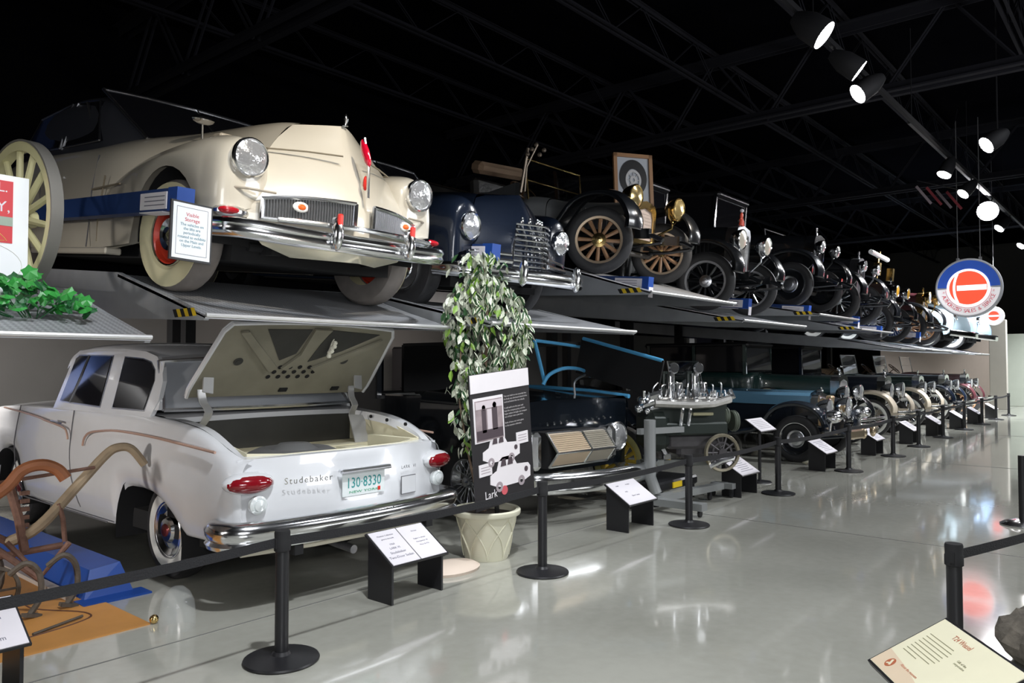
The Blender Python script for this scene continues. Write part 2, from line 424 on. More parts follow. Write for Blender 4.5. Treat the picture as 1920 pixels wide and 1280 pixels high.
for x in (1.2, 7.2, 13.2, 19.2, 25.2): m.box((x, 1.5, 0.0012), (0.010, 21, 0.0024))
for y in (-1.2, 4.12, 9.4): m.box((14, y, 0.0012), (55, 0.010, 0.0024))
struct('trim_1', m, JOINT)
DARKW = mat('black_wall_paint', (0.003, 0.003, 0.004), 1.0, spec=0.0)
CEIL = mat('black_ceiling_paint', (0.003, 0.003, 0.0042), 1.0, noise=(2, 0.3), spec=0.0)
GREYW = mat('grey_partition', (0.22, 0.215, 0.21), 0.8, noise=(2, 0.1))
m = MB(); m.box((14, 1.5, 7.25), (56, 22, 0.3)); struct('ceiling', m, CEIL)
m = MB(); m.box((14, 12.6, 3.55), (56, 0.2, 7.1)); struct('wall_back', m, DARKW)
m = MB(); m.box((14, -9.6, 3.55), (56, 0.2, 7.1)); struct('wall_right', m, DARKW)
m = MB(); m.box((-14.1, 1.5, 3.55), (0.2, 22, 7.1)); struct('wall_near', m, DARKW)
m = MB(); m.box((42.1, 1.5, 3.55), (0.2, 22, 7.1)); struct('wall_far', m, mat('far_wall_paint', (0.08, 0.075, 0.07), 0.8))
# pale partition behind the lower tier, with its panel joints
m = MB(); m.box((5.0, 11.2, 1.15), (34, 0.1, 2.3)); pt = struct('wall_partition', m, GREYW)
# roof steel: girders across the hall, joists along it
TR = mat('dark_roof_steel', (0.014, 0.014, 0.018), 1.0, 0.0, spec=0.1)
TN = [1]
def truss(p0, p1, zb, zt, step, ch, web, name=None):
    TN[0] += 1; name = 'trim_%d' % TN[0]
    p0 = Vector(p0); p1 = Vector(p1); d = p1 - p0; L = d.length; d.normalize(); sd = Vector((-d.y, d.x, 0))
    root = bpy.data.objects.new(name, None); COL.objects.link(root); root['kind'] = 'structure'; root.location = (p0.x, p0.y, zb)
    ang = math.atan2(d.y, d.x); root.rotation_euler = (0, 0, ang)
    for z in (0, zt - zb):
        m = MB()
        for sy in (-1, 1):
            m.box((L/2, sy*ch*0.55, z), (L, ch*0.45, ch*0.12)); m.box((L/2, sy*ch*0.32, z + (ch*0.3 if z == 0 else -ch*0.3)), (L, ch*0.08, ch*0.6))
        obj('chord', m, TR, root, smooth=0)
    n = int(L/step); h = zt - zb
    for par in (0, 1):
        m = MB(); a, b_ = ((0, 0), (step, h)) if par == 0 else ((0, h), (step, 0))
        m.cyl((a[0], web, a[1]), (b_[0], web, b_[1]), web*0.45, n=5, cap=False); m.cyl((a[0], -web, a[1]), (b_[0], -web, b_[1]), web*0.45, n=5, cap=False)
        w0 = None
        for k in range(par, n, 2):
            if w0 is None: w0 = obj('web_bar', m, TR, root, loc=(k*step, 0, 0), smooth=0)
            else: inst(w0, root, loc=(k*step, 0, 0))
    return root
for x in (5.2, 12.4, 19.6, 26.8): truss((x, -9.4, 0), (x, 12.4, 0), 5.55, 6.75, 0.9, 0.22, 0.045)
for y in (-4.6, -2.6, -0.6, 1.6, 3.8, 6.0, 8.2, 10.4): truss((-6, y, 0), (41, y, 0), 6.3, 6.95, 0.85, 0.09, 0.018)
# ------------------------------------------------------------------ white sedan with raised boot lid, seen from behind
lk = thing('sedan_car', 'white two-tier-era compact sedan with its boot lid raised, parked tail out on the floor', 'car', (3.36, 4.35, 0))
lk['label'] = 'white compact sedan with raised boot lid and whitewall tyres, tail towards the rope'
zb = lambda y: lerp_list([(0, 0.915), (0.15, 0.985), (0.41, 1.075), (1.2, 1.15), (4.0, 1.13), (5.0, 1.02)], y)
def side_pts(y, w, top, zlow=0.31):
    return [(w*0.93, zlow), (w*0.965, 0.42), (w*0.995, 0.62), (w, 0.80), (w*0.985, 0.93 if top > 1.0 else top*0.93), (w*0.955, top - 0.02), (w*0.90, top)]
ks = []
for y, w, lo in ((-0.06, 0.835, 0.40), (-0.02, 0.875, 0.395), (0.10, 0.905, 0.39), (0.45, 0.915, 0.385), (1.1, 0.915, 0.36), (1.75, 0.91, 0.31), (2.6, 0.905, 0.31), (3.4, 0.90, 0.32), (4.3, 0.885, 0.34), (4.9, 0.85, 0.36)):
    ks.append((y, side_pts(y, w, zb(max(y, 0)), lo), 0.0))
ARL = [(0.52, 0.38), (0.60, 0.42), (0.72, 0.50), (0.86, 0.57), (1.02, 0.615), (1.2, 0.63), (1.38, 0.625), (1.48, 0.60), (1.55, 0.54), (1.585, 0.45), (1.60, 0.31)]
m = MB(); hull(m, ks, us=14, vs=3, arches=[(0.52, 1.60, ARL), circ_arch(3.95, 0.34, 0.40, 0.33)], jb=4)
body = obj('body', m, WHITE, lk, smooth=50)
# rear panel, bowed in plan, meeting the sides
m = MB(); P = []
for i in range(25):
    u = -1 + 2*i/24; x = 0.835*u; yb = -0.06 - 0.075*(1 - u*u); row = []
    for j in range(11):
        v = j/10; z = 0.40 + v*0.515; sl = 0.035*math.sin(PI*min(v*1.1, 1))
        row.append((x*(1 - 0.0*v), yb - sl*(1 - abs(u)**6) + 0.05*v*v, z))
    P.append(row)
# licence recess: push the middle in
for i in range(25):
    for j in range(11):
        x, y, z = P[i][j]
        if abs(x - 0.03) < 0.21 and 0.56 < z < 0.82: P[i][j] = (x, y + 0.03, z)
m.grid(P); obj('rear_panel', m, WHITE, lk, smooth=40)
# rim around the boot opening
m = MB()
rimp = []
for i in range(25):
    u = -1 + 2*i/24; x = 0.835*u; rimp.append((x, -0.06 - 0.075*(1 - u*u) + 0.05, 0.915))
inner = [(x*0.90, y + 0.085, z + 0.008) for x, y, z in rimp]
low = [(x*0.90, y + 0.095, z - 0.05) for x, y, z in rimp]
m.grid([[a, b, c] for a, b, c in zip(rimp, inner, low)])
for s in (-1, 1):
    A = [(s*0.835*0.92, -0.01, 0.915), (s*0.875*0.9, 0.0, 0.915), (s*0.905*0.9, 0.12, 0.972), (s*0.915*0.9, 0.41, 1.075), (s*0.915*0.9, 0.7, 1.115), (s*0.915*0.9, 0.95, 1.13)]
    B = [(s*0.74, 0.035, 0.923), (s*0.755, 0.06, 0.93), (s*0.765, 0.16, 0.985), (s*0.755, 0.41, 1.07), (s*0.74, 0.7, 1.11), (s*0.73, 0.95, 1.125)]
    A = cr(A, 4); B = cr(B, 4); Cc = [(x*0.985, y, z - 0.06) for x, y, z in B]
    m.grid([[a, b, c] for a, b, c in zip(A, B, Cc)])
obj('boot_rim', m, WHITE, lk, smooth=50)
# boot interior tub
m = MB()
outl = [(-0.75, 0.06), (-0.5, 0.0), (0, -0.03), (0.5, 0.0), (0.75, 0.06), (0.79, 0.4), (0.76, 0.92), (-0.76, 0.92), (-0.79, 0.4)]
n = len(outl); tv = [(x, y, 0.56) for x, y in outl] + [(x*0.97, y, 0.925 + max(0, min(1, y/0.6))*0.155) for x, y in outl]
m.add(tv, [tuple(range(n))] + [(i, (i + 1) % n, n + (i + 1) % n, n + i) for i in range(n)])
obj('boot_floor', m, CREAM, lk, smooth=0, solid=0.01)
m = MB(); m.box((0, 0.905, 1.0), (1.44, 0.02, 0.24)); obj('boot_bulkhead', m, LIDDARK, lk, smooth=0)
m = MB(); m.lathe([(0.001, 0.09), (0.10, 0.09), (0.16, 0.05), (0.24, 0.06), (0.31, 0.03), (0.33, -0.03), (0.31, -0.09), (0.2, -0.09)], 32, c=(-0.22, 0.30, 0.865))
obj('spare_wheel', m, mat('spare_tyre_grey', (0.14, 0.14, 0.14), 0.5, 0.2), lk)
m = MB(); m.box((0.42, 0.55, 0.72), (0.2, 0.34, 0.3)); m.box((0.66, 0.30, 0.86), (0.06, 0.5, 0.16)); obj('boot_box', m, CREAM, lk, smooth=0); m = MB(); m.box((0, 0.73, 0.855), (1.5, 0.36, 0.05)); obj('boot_shelf', m, CREAM, lk, smooth=0)
m = MB()
for y in (0.2, 0.42, 0.62): m.cyl((0.724, y, 1.015 + 0.1*y), (0.712, y, 1.015 + 0.1*y), 0.014, n=10)
for k, (x, z) in enumerate([(0.705, 0.0)]): pass
obj('rim_holes', m, BLACKM, lk)
# deck between boot and rear window, dark cowl and cabin deck under the roof, bonnet
m = MB(); m.grid([[(x, y, z + 0.012*(1 - (x/0.82)**2)) for x in [-0.825 + 1.65*i/12 for i in range(13)]] for y, z in ((0.88, 1.09), (0.90, 1.125), (0.97, 1.14), (1.20, 1.15))])
obj('rear_deck', m, WHITE, lk)
m = MB(); m.grid([[(x, y, z + 0.04*(1 - (x/0.82)**2)) for x in [-0.82 + 1.64*i/12 for i in range(13)]] for y, z in ((2.8, 1.14), (3.5, 1.13), (4.0, 1.12), (4.6, 1.06), (4.9, 1.0))])
obj('bonnet', m, WHITE, lk)
m = MB(); m.grid([[(x, 4.9 + 0.001*j, 0.36 + 0.066*j) for x in (-0.8, 0.8)] for j in range(11)]); obj('nose_panel', m, WHITE, lk)
# greenhouse: roof shell over pillars
def roofpt(y): return lerp_list([(1.30, 1.16), (1.42, 1.32), (1.58, 1.45), (1.8, 1.545), (2.2, 1.615), (2.7, 1.64), (3.1, 1.60), (3.35, 1.50), (3.7, 1.20)], y)
m = MB(); ks = []
for y, zt in ((1.30, 1.50), (1.42, 1.57), (1.62, 1.635), (1.9, 1.67), (2.3, 1.685), (2.7, 1.68), (2.95, 1.65), (3.02, 1.61)):
    w = 0.80 - 0.12*(zt - 1.15)/0.5
    e = zt - 0.05
    ks.append((y, [(w*1.02, max(1.14, e - 0.10)), (w*1.0, max(1.16, e - 0.05)), (w*0.96, max(1.17, e)), (w*0.82, zt - 0.018), (w*0.5, zt), (0.0, zt + 0.008)], 0))

hull(m, ks, us=5, vs=3, cap0=False); obj('roof', m, WHITE, lk, smooth=60)
# side glass house: white frame panel with dark panes proud of it
GX = lambda z: 0.865 - 0.20*(z - 1.14)/0.46      # lean of the side
def sidepoly(pts, off, s): return [(s*(GX(z) + off), y, z) for y, z in pts]
def thick_side(m, pts, s, off, t):
    a = sidepoly(pts, off, s); b = sidepoly(pts, off - t, s); n = len(pts)
    m.add(a + b, [tuple(range(n)), tuple(range(2*n - 1, n - 1, -1))] + [(i, (i + 1) % n, n + (i + 1) % n, n + i) for i in range(n)])
frame = [(0.93, 1.14), (1.10, 1.145), (1.22, 1.24), (1.34, 1.36), (1.50, 1.47), (1.70, 1.55), (2.0, 1.60), (2.5, 1.625), (3.0, 1.60), (3.12, 1.58), (3.75, 1.13)]
frame = [(1.08, 1.13), (1.06, 1.25), (1.12, 1.38), (1.22, 1.48), (1.38, 1.56), (1.6, 1.60), (2.0, 1.625), (2.6, 1.63), (2.88, 1.62), (2.95, 1.58), (2.86, 1.13)]
p_rear = [(1.21, 1.18), (1.25, 1.38), (1.32, 1.46), (1.43, 1.515), (1.58, 1.54), (1.90, 1.555), (1.72, 1.18)]
p_front = [(1.97, 1.18), (2.15, 1.565), (2.82, 1.575), (2.86, 1.55), (2.77, 1.20)]
for s in (-1, 1):
    m = MB(); thick_side(m, frame, s, 0.0, 0.03); obj('side_frame', m, WHITE, lk, smooth=0)
    for pp, nm in ((p_rear, 'quarter_window'), (p_front, 'door_window')):
        m = MB(); cy = sum(p[0] for p in pp)/len(pp); cz = sum(p[1] for p in pp)/len(pp)
        thick_side(m, [(cy + (y - cy)*1.05, cz + (z - cz)*1.06) for y, z in pp], s, 0.004, 0.01); g0 = obj(nm + '_frame', m, CHROME2, lk, smooth=0)
        m = MB(); thick_side(m, pp, s, 0.009, 0.01); obj('pane', m, GLASSK, g0, smooth=0)
    m = MB(); m.tube([(s*(GX(z) + 0.012), y, z) for y, z in ((2.60, 1.575), (2.57, 1.4), (2.55, 1.19))], 0.008, 6); obj('vent_bar', m, CHROME2, lk)
# rear window: wrapped glass with chrome surround
P = []
for i in range(17):
    u = -1 + 2*i/16; row = []
    for j in range(7):
        v = j/6; z = 1.18 + v*0.34
        w = 0.79 - 0.10*v; bow = 0.10*(1 - abs(u)**2.2)
        row.append((u*w, 0.90 + 0.30*v**1.15 + (0.13 - bow*1.3), z + 0.03*(1 - u*u)*v))
    P.append(row)
m = MB(); m.grid(P); rw = obj('rear_window', m, GLASSL, lk, smooth=60)
edge = [P[0][j] for j in range(7)] + [P[i][6] for i in range(1, 17)] + [P[16][j] for j in range(5, -1, -1)] + [P[i][0] for i in range(15, -1, -1)]
m = MB(); m.tube([(x*1.01, y - 0.008, z) for x, y, z in edge], 0.016, 6); obj('window_trim', m, CHROME, rw)
# C pillar skin closing roof to deck
for s in (-1, 1):
    m = MB(); P2 = []
    for j in range(7):
        v = j/6; a = P[16 if s > 0 else 0][j]; z = a[2]
        b = (s*(GX(max(z, 1.14))), 1.10 + 0.12*v**1.6, z)
        P2.append([a, ((a[0] + b[0])/2 + s*0.012, (a[1] + b[1])/2 - 0.03, z), b])
    m.grid(P2); obj('rear_pillar', m, WHITE, lk, smooth=60)
P3 = []
for i in range(17):
    a = P[i][6]; u = -1 + 2*i/16
    P3.append([a, (a[0]*1.01, 1.36, 1.535 + 0.03*(1 - u*u)), (u*0.66, 1.45, 1.54 + 0.045*(1 - abs(u)**4))])
m = MB(); m.grid(P3); obj('roof_header', m, WHITE, lk, smooth=60)
# dark cabin inside and a windscreen
m = MB(); m.box((0, 2.1, 1.30), (1.30, 1.4, 0.40)); obj('cabin_interior', m, BLACKM, lk, smooth=0)
m = MB(); m.grid([[(x*(0.74 - 0.1*v), 3.06 - 0.06*v - 0.14*(x*x), 1.15 + 0.46*v) for v in (0, 0.5, 1)] for x in [-1 + i/5 for i in range(11)]]); obj('windscreen', m, GLASSK, lk)
# chrome sweep mouldings, door cuts, handle
for s in (-1, 1):
    X = lambda y, z: s*(0.918 if y < 3 else 0.905)
    m = MB(); m.tube([(X(y, z), y, z) for y, z in cr([(2.10, 0.87), (2.07, 0.93), (1.98, 0.975), (1.8, 1.00), (1.5, 1.018), (1.0, 1.01), (0.5, 0.985), (0.10, 0.962)], 4)], 0.009, 6)
    obj('side_moulding', m, mat('copper_tinted_trim', (0.55, 0.36, 0.28), 0.4, 0.3), lk)
    m = MB(); m.tube([(X(y, z), y, z) for y, z in cr([(3.95, 1.10), (3.4, 1.07), (2.9, 1.03), (2.5, 0.99), (2.42, 0.95), (2.40, 0.90)], 4)], 0.008, 6); obj('door_moulding', m, mat('copper_tinted_trim', (0.55, 0.36, 0.28), 0.4, 0.3), lk)
    for pts in ([(2.40, 1.13), (2.39, 0.9), (2.36, 0.6), (2.26, 0.37)], [(3.62, 1.13), (3.66, 0.8), (3.62, 0.45), (3.55, 0.36)]):
        m = MB(); m.tube([(s*(lerp_list([(0.31, 0.846), (0.42, 0.879), (0.62, 0.905), (0.80, 0.910), (0.93, 0.897), (1.13, 0.873)], z)), y, z) for y, z in cr(pts, 4)], 0.005, 5); obj('door_gap', m, mat('gap_shadow_rubber', (0.12, 0.12, 0.13), 0.8), lk)
    m = MB(); m.tube([(s*0.912, 2.72, 1.03), (s*0.935, 2.71, 1.035), (s*0.935, 2.55, 1.03), (s*0.912, 2.54, 1.025)], 0.009, 6); obj('door_handle', m, CHROME, lk)
    m = MB(); m.tube([(s*0.905, y, 0.335) for y in (1.66, 2.4, 3.4)], 0.006, 5); obj('sill_seam', m, mat('gap_shadow_rubber', (0.12, 0.12, 0.13), 0.8), lk)
    # wheel wells
    for yc, rr in ((1.09, 0.50), (3.95, 0.42)):
        m = MB(); m.lathe([(rr, s*0.875), (rr, s*0.40), (0.001, s*0.40)], 20, 'x', c=(0, yc, 0.30), a0=-0.15, a1=PI + 0.15); 
        m.v = [(x, y, min(z, 0.66 if yc < 2 else 0.76)) for x, y, z in m.v]
        obj('wheel_well', m, BLACKM, lk)
    for yc in (1.10, 3.95):
        t = wheel(lk, (s*0.675, yc - (0.07 if yc < 2 else 0), 0.34), s, 0.345, 0.17, 'fullcap', rim=WW, white=WW, rimr=0.58)
        m = MB(); m.lathe([(0.05, 0.09), (0.04, 0.108), (0.001, 0.112)], 20, 'x'); obj('cap_emblem', m, mat('cap_red', (0.22, 0.04, 0.04), 0.25, 0.6), t)
    # tail lamps
    m = MB(); m.ball((s*0.79, -0.075, 0.775), 1.0, 18, (0.150, 0.085, 0.062), Euler((0, 0, s*R(14)))); tl = obj('tail_lamp', m, REDLENS, lk)
    m = MB(); m.ball((s*0.79, -0.065, 0.778), 1.0, 18, (0.160, 0.08, 0.070), Euler((0, 0, s*R(14)))); obj('lamp_bezel', m, WHITE, tl)
    m = MB(); m.lathe([(0.056, 0.02), (0.058, -0.012), (0.045, -0.022), (0.036, -0.018), (0.034, -0.03), (0.001, -0.042)], 20, 'y'); obj('reversing_lamp', m, mat('reversing_lens', (0.72, 0.76, 0.76), 0.2, 0.1, coat=1), lk, loc=(s*0.755, -0.115, 0.645))
    # exhaust / bumper iron
    m = MB(); m.box((s*0.55, 0.2, 0.36), (0.06, 0.9, 0.06)); obj('frame_rail', m, BLACKM, lk, smooth=0)
m = MB(); m.cyl((0.05, 0.25, 0.24), (0.05, -0.02, 0.22), 0.03, n=14); obj('exhaust_pipe', m, STEEL, lk)
m = MB(); m.box((0, 2.5, 0.36), (1.5, 4.4, 0.14)); m.box((0, 0.55, 0.46), (1.5, 1.0, 0.14)); m.cyl((-0.7, 1.1, 0.32), (0.7, 1.1, 0.32), 0.045); obj('underbody', m, BLACKM, lk, smooth=0)
# bumper: chrome bar wrapping the corners
P = []; prof = [(-0.02, -0.085), (-0.055, -0.075), (-0.065, -0.05), (-0.045, -0.03), (-0.062, 0.0), (-0.068, 0.035), (-0.045, 0.075), (0.0, 0.088), (0.02, 0.07), (0.01, 0.0), (0.0, -0.07)]
path = cr([(-0.90, 0.12, 0.47), (-0.93, 0.04, 0.47), (-0.915, -0.08, 0.47), (-0.78, -0.16, 0.47), (-0.4, -0.215, 0.47), (0, -0.235, 0.47), (0.4, -0.215, 0.47), (0.78, -0.16, 0.47), (0.915, -0.08, 0.47), (0.93, 0.04, 0.47), (0.90, 0.12, 0.47)], 6)
for i, p in enumerate(path):
    a = Vector(path[min(i + 1, len(path) - 1)]) - Vector(path[max(i - 1, 0)]); a.normalize(); nn = Vector((a.y, -a.x, 0))
    P.append([Vector(p) + nn*(-q[0]) + Vector((0, 0, q[1])) for q in prof] + [Vector(p) + nn*(-prof[0][0]) + Vector((0, 0, prof[0][1]))])
m = MB(); m.grid(P); m.f += []; bmp = obj('bumper', m, CHROME, lk, smooth=50)
m = MB(); m.tube([(-0.86, -0.10, 0.372), (-0.4, -0.19, 0.372), (0, -0.21, 0.372), (0.4, -0.19, 0.372), (0.86, -0.10, 0.372)], 0.028, 8); obj('lower_valance', m, mat('cream_valance', (0.66, 0.62, 0.5), 0.4), lk)
m = MB(); m.tube([(0.20, -0.235, 0.50), (0.24, -0.285, 0.50), (0.33, -0.275, 0.49), (0.36, -0.225, 0.48)], 0.012, 8); objs('bumper_guard', m, CHROME, lk)
# licence plate
m = MB(); m.box((0.03, -0.148, 0.70), (0.36, 0.006, 0.165)); lp = obj('licence_plate', m, mat('plate_white', (0.75, 0.80, 0.80), 0.4), lk, smooth=0)
TEAL = mat('teal_digits', (0.03, 0.30, 0.30), 0.5)
text('plate_number', '130·8330', 0.098, TEAL, lp, (0.03, -0.1525, 0.672), (PI/2, 0, 0), 'CENTER', sx=0.82)
text('plate_line', 'NEW YORK', 0.022, mat('plate_green', (0.08, 0.40, 0.22), 0.5), lp, (0.03, -0.1525, 0.636), (PI/2, 0, 0), 'CENTER', sx=2.2)
m = MB(); m.box((0.16, -0.1525, 0.645), (0.022, 0.003, 0.026)); obj('plate_sticker', m, RED, lp, smooth=0)
m = MB(); m.box((0.03, -0.165, 0.795), (0.42, 0.05, 0.02), ch=0.005); m.cyl((-0.18, -0.18, 0.785), (0.24, -0.18, 0.785), 0.012, n=8); obj('plate_lamp', m, CHROME2, lk)
text('rear_badge', 'Studebaker', 0.058, CHROME, lk, (-0.60, -0.157, 0.755), (PI/2, 0, R(-9)), spacing=1.25)
text('model_badge', 'LARK  VI', 0.032, CHROME, lk, (0.36, -0.158, 0.755), (PI/2, 0, R(6)), spacing=1.3)
m = MB(); m.tube([(0.36, -0.158, 0.575), (0.36, -0.158, 0.70), (0.51, -0.14, 0.70), (0.51, -0.14, 0.575), (0.36, -0.158, 0.575)], 0.004, 5); obj('fuel_door', m, mat('gap_shadow_rubber', (0.12, 0.12, 0.13), 0.8), lk)
m = MB(); m.box((0.435, -0.150, 0.6375), (0.146, 0.008, 0.12), Euler((0, 0, R(6)))); obj('fuel_flap', m, WHITE, lk, smooth=0)
# raised boot lid: outer skin, inner pressing with ribs, recesses, holes, latch
hy, hz = 0.84, 1.27; ty, tz = 0.36, 1.775      # hinge edge and free edge of the lid
ax = Vector((0, ty - hy, tz - hz)); LL = ax.length; ax.normalize(); nrm = Vector((0, -ax.z, ax.y))   # ax runs up the lid, nrm points to the viewer and down
nrm = Vector((0, -ax.z, ax.y)); 
if nrm.y > 0: nrm = -nrm
def LP(x, v, d=0.0): p = Vector((x + 0.04, hy, hz)) + ax*(v*LL) + nrm*d; return p
m = MB(); P = []; 
hwid = lambda v: lerp_list([(0, 0.78), (0.12, 0.79), (0.6, 0.76), (0.9, 0.74), (1.0, 0.70)], v)
for i in range(21):
    u = -1 + 2*i/20
    P.append([LP(u*hwid(v), v + 0.05*(1 - u*u)*v, -0.05*(1 - u*u) - 0.02) for v in [k/10 for k in range(11)]])
m.grid(P); boot = obj('boot_lid', m, WHITE, lk, smooth=60, solid=0.006)
Q = [[LP(u*hwid(v)*0.985, v*0.985 + 0.05*(1 - u*u)*v, 0.0) for v in [k/10 for k in range(11)]] for u in [-1 + i/10 for i in range(21)]]
m = MB(); m.grid(Q); e1 = [Q[0][j] for j in range(11)] + [Q[i][10] for i in range(1, 21)] + [Q[20][j] for j in range(9, -1, -1)]
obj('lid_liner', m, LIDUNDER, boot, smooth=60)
m = MB(); m.tube(e1, 0.014, 6); obj('lid_edge', m, WHITE, boot)
def lidpoly(pts, d, mt, nm, t=0.004):
    m = MB(); a = [LP(x, v, d) for x, v in pts]; b = [LP(x, v, d + t) for x, v in pts]; n = len(pts)
    m.add(a + b, [tuple(range(n)), tuple(range(n, 2*n))] + [(i, (i + 1) % n, n + (i + 1) % n, n + i) for i in range(n)]); return obj(nm, m, mt, boot, smooth=0)
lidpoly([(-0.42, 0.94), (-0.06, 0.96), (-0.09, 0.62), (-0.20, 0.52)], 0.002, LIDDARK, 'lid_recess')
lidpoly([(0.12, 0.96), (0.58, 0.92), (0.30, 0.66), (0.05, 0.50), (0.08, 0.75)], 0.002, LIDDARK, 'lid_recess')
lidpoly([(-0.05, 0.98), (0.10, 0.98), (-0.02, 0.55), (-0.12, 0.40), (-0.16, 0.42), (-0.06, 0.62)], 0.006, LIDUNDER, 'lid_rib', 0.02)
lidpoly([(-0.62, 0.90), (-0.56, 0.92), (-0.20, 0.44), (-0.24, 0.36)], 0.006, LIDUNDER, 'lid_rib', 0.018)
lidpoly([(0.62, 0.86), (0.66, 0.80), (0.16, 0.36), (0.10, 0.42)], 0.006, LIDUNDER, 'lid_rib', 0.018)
for (x, v) in ((-0.52, 0.50), (0.38, 0.52)):
    m = MB(); a = LP(x, v, 0.004); m.cyl(a, a + nrm*0.003, 0.035, n=18); m.cyl(a, a + nrm*0.006, 0.018, n=14); objs('lid_plug', m, LIDDARK, boot)
m = MB()
for r_ in range(3):
    for k in range(5 - (r_ == 2)):
        a = LP(-0.22 + 0.085*k + 0.03*r_, 0.28 + 0.07*r_, 0.003); m.cyl(a, a + nrm*0.003, 0.019, n=8)
obj('lid_holes', m, BLACKM, boot)
m = MB()
for x in (-0.03, 0.45): a = LP(x, 0.08, 0.004); m.box(a, (0.07, 0.01, 0.035), Euler((R(45), 0, 0)))
objs('lid_slot', m, BLACKM, boot, smooth=0)
m = MB()
for k in range(6): m.ball(LP(0.17, 0.82 - 0.035*k, 0.035 + 0.012*(k % 2)), 0.019, 8)
m.cyl(LP(0.17, 0.84, 0.0), LP(0.17, 0.62, 0.035), 0.008); obj('latch', m, mat('latch_cream', (0.8, 0.78, 0.66), 0.35), boot)
for s in (-1, 1):
    m = MB()
    hp = cr([(s*0.66, 0.58 if s > 0 else 0.78, 0.80 if s > 0 else 0.98), (s*0.66, 0.66 if s > 0 else 0.80, 0.98 if s > 0 else 1.06), (s*0.645, 0.78, 1.08), (s*0.63, 0.72, 1.17), (s*0.64, 0.78, 1.24), (s*0.65, 0.80, 1.33)], 3)
    P = [[(x - 0.028, y, z), (x - 0.028, y - 0.012, z), (x + 0.028, y - 0.012, z), (x + 0.028, y, z), (x - 0.028, y, z)] for x, y, z in hp]
    m.grid(P); m.box((s*0.645, 0.70, 1.37), (0.075, 0.014, 0.14), Euler((R(-18), R(12), 0))); obj('lid_hinge', m, mat('hinge_grey', (0.52, 0.52, 0.52), 0.35, 0.4), lk, smooth=30)
    if s > 0:
        m = MB(); m.grid([[(0.56 + 0.02*math.sin(6*k), 0.55 + 0.02*k, 0.74 + 0.06*k), (0.67 + 0.02*math.cos(5*k), 0.55 + 0.02*k, 0.76 + 0.055*k)] for k in range(7)]); obj('hinge_bracket', m, mat('hinge_grey', (0.52, 0.52, 0.52), 0.35, 0.4), lk, smooth=0, solid=0.012)
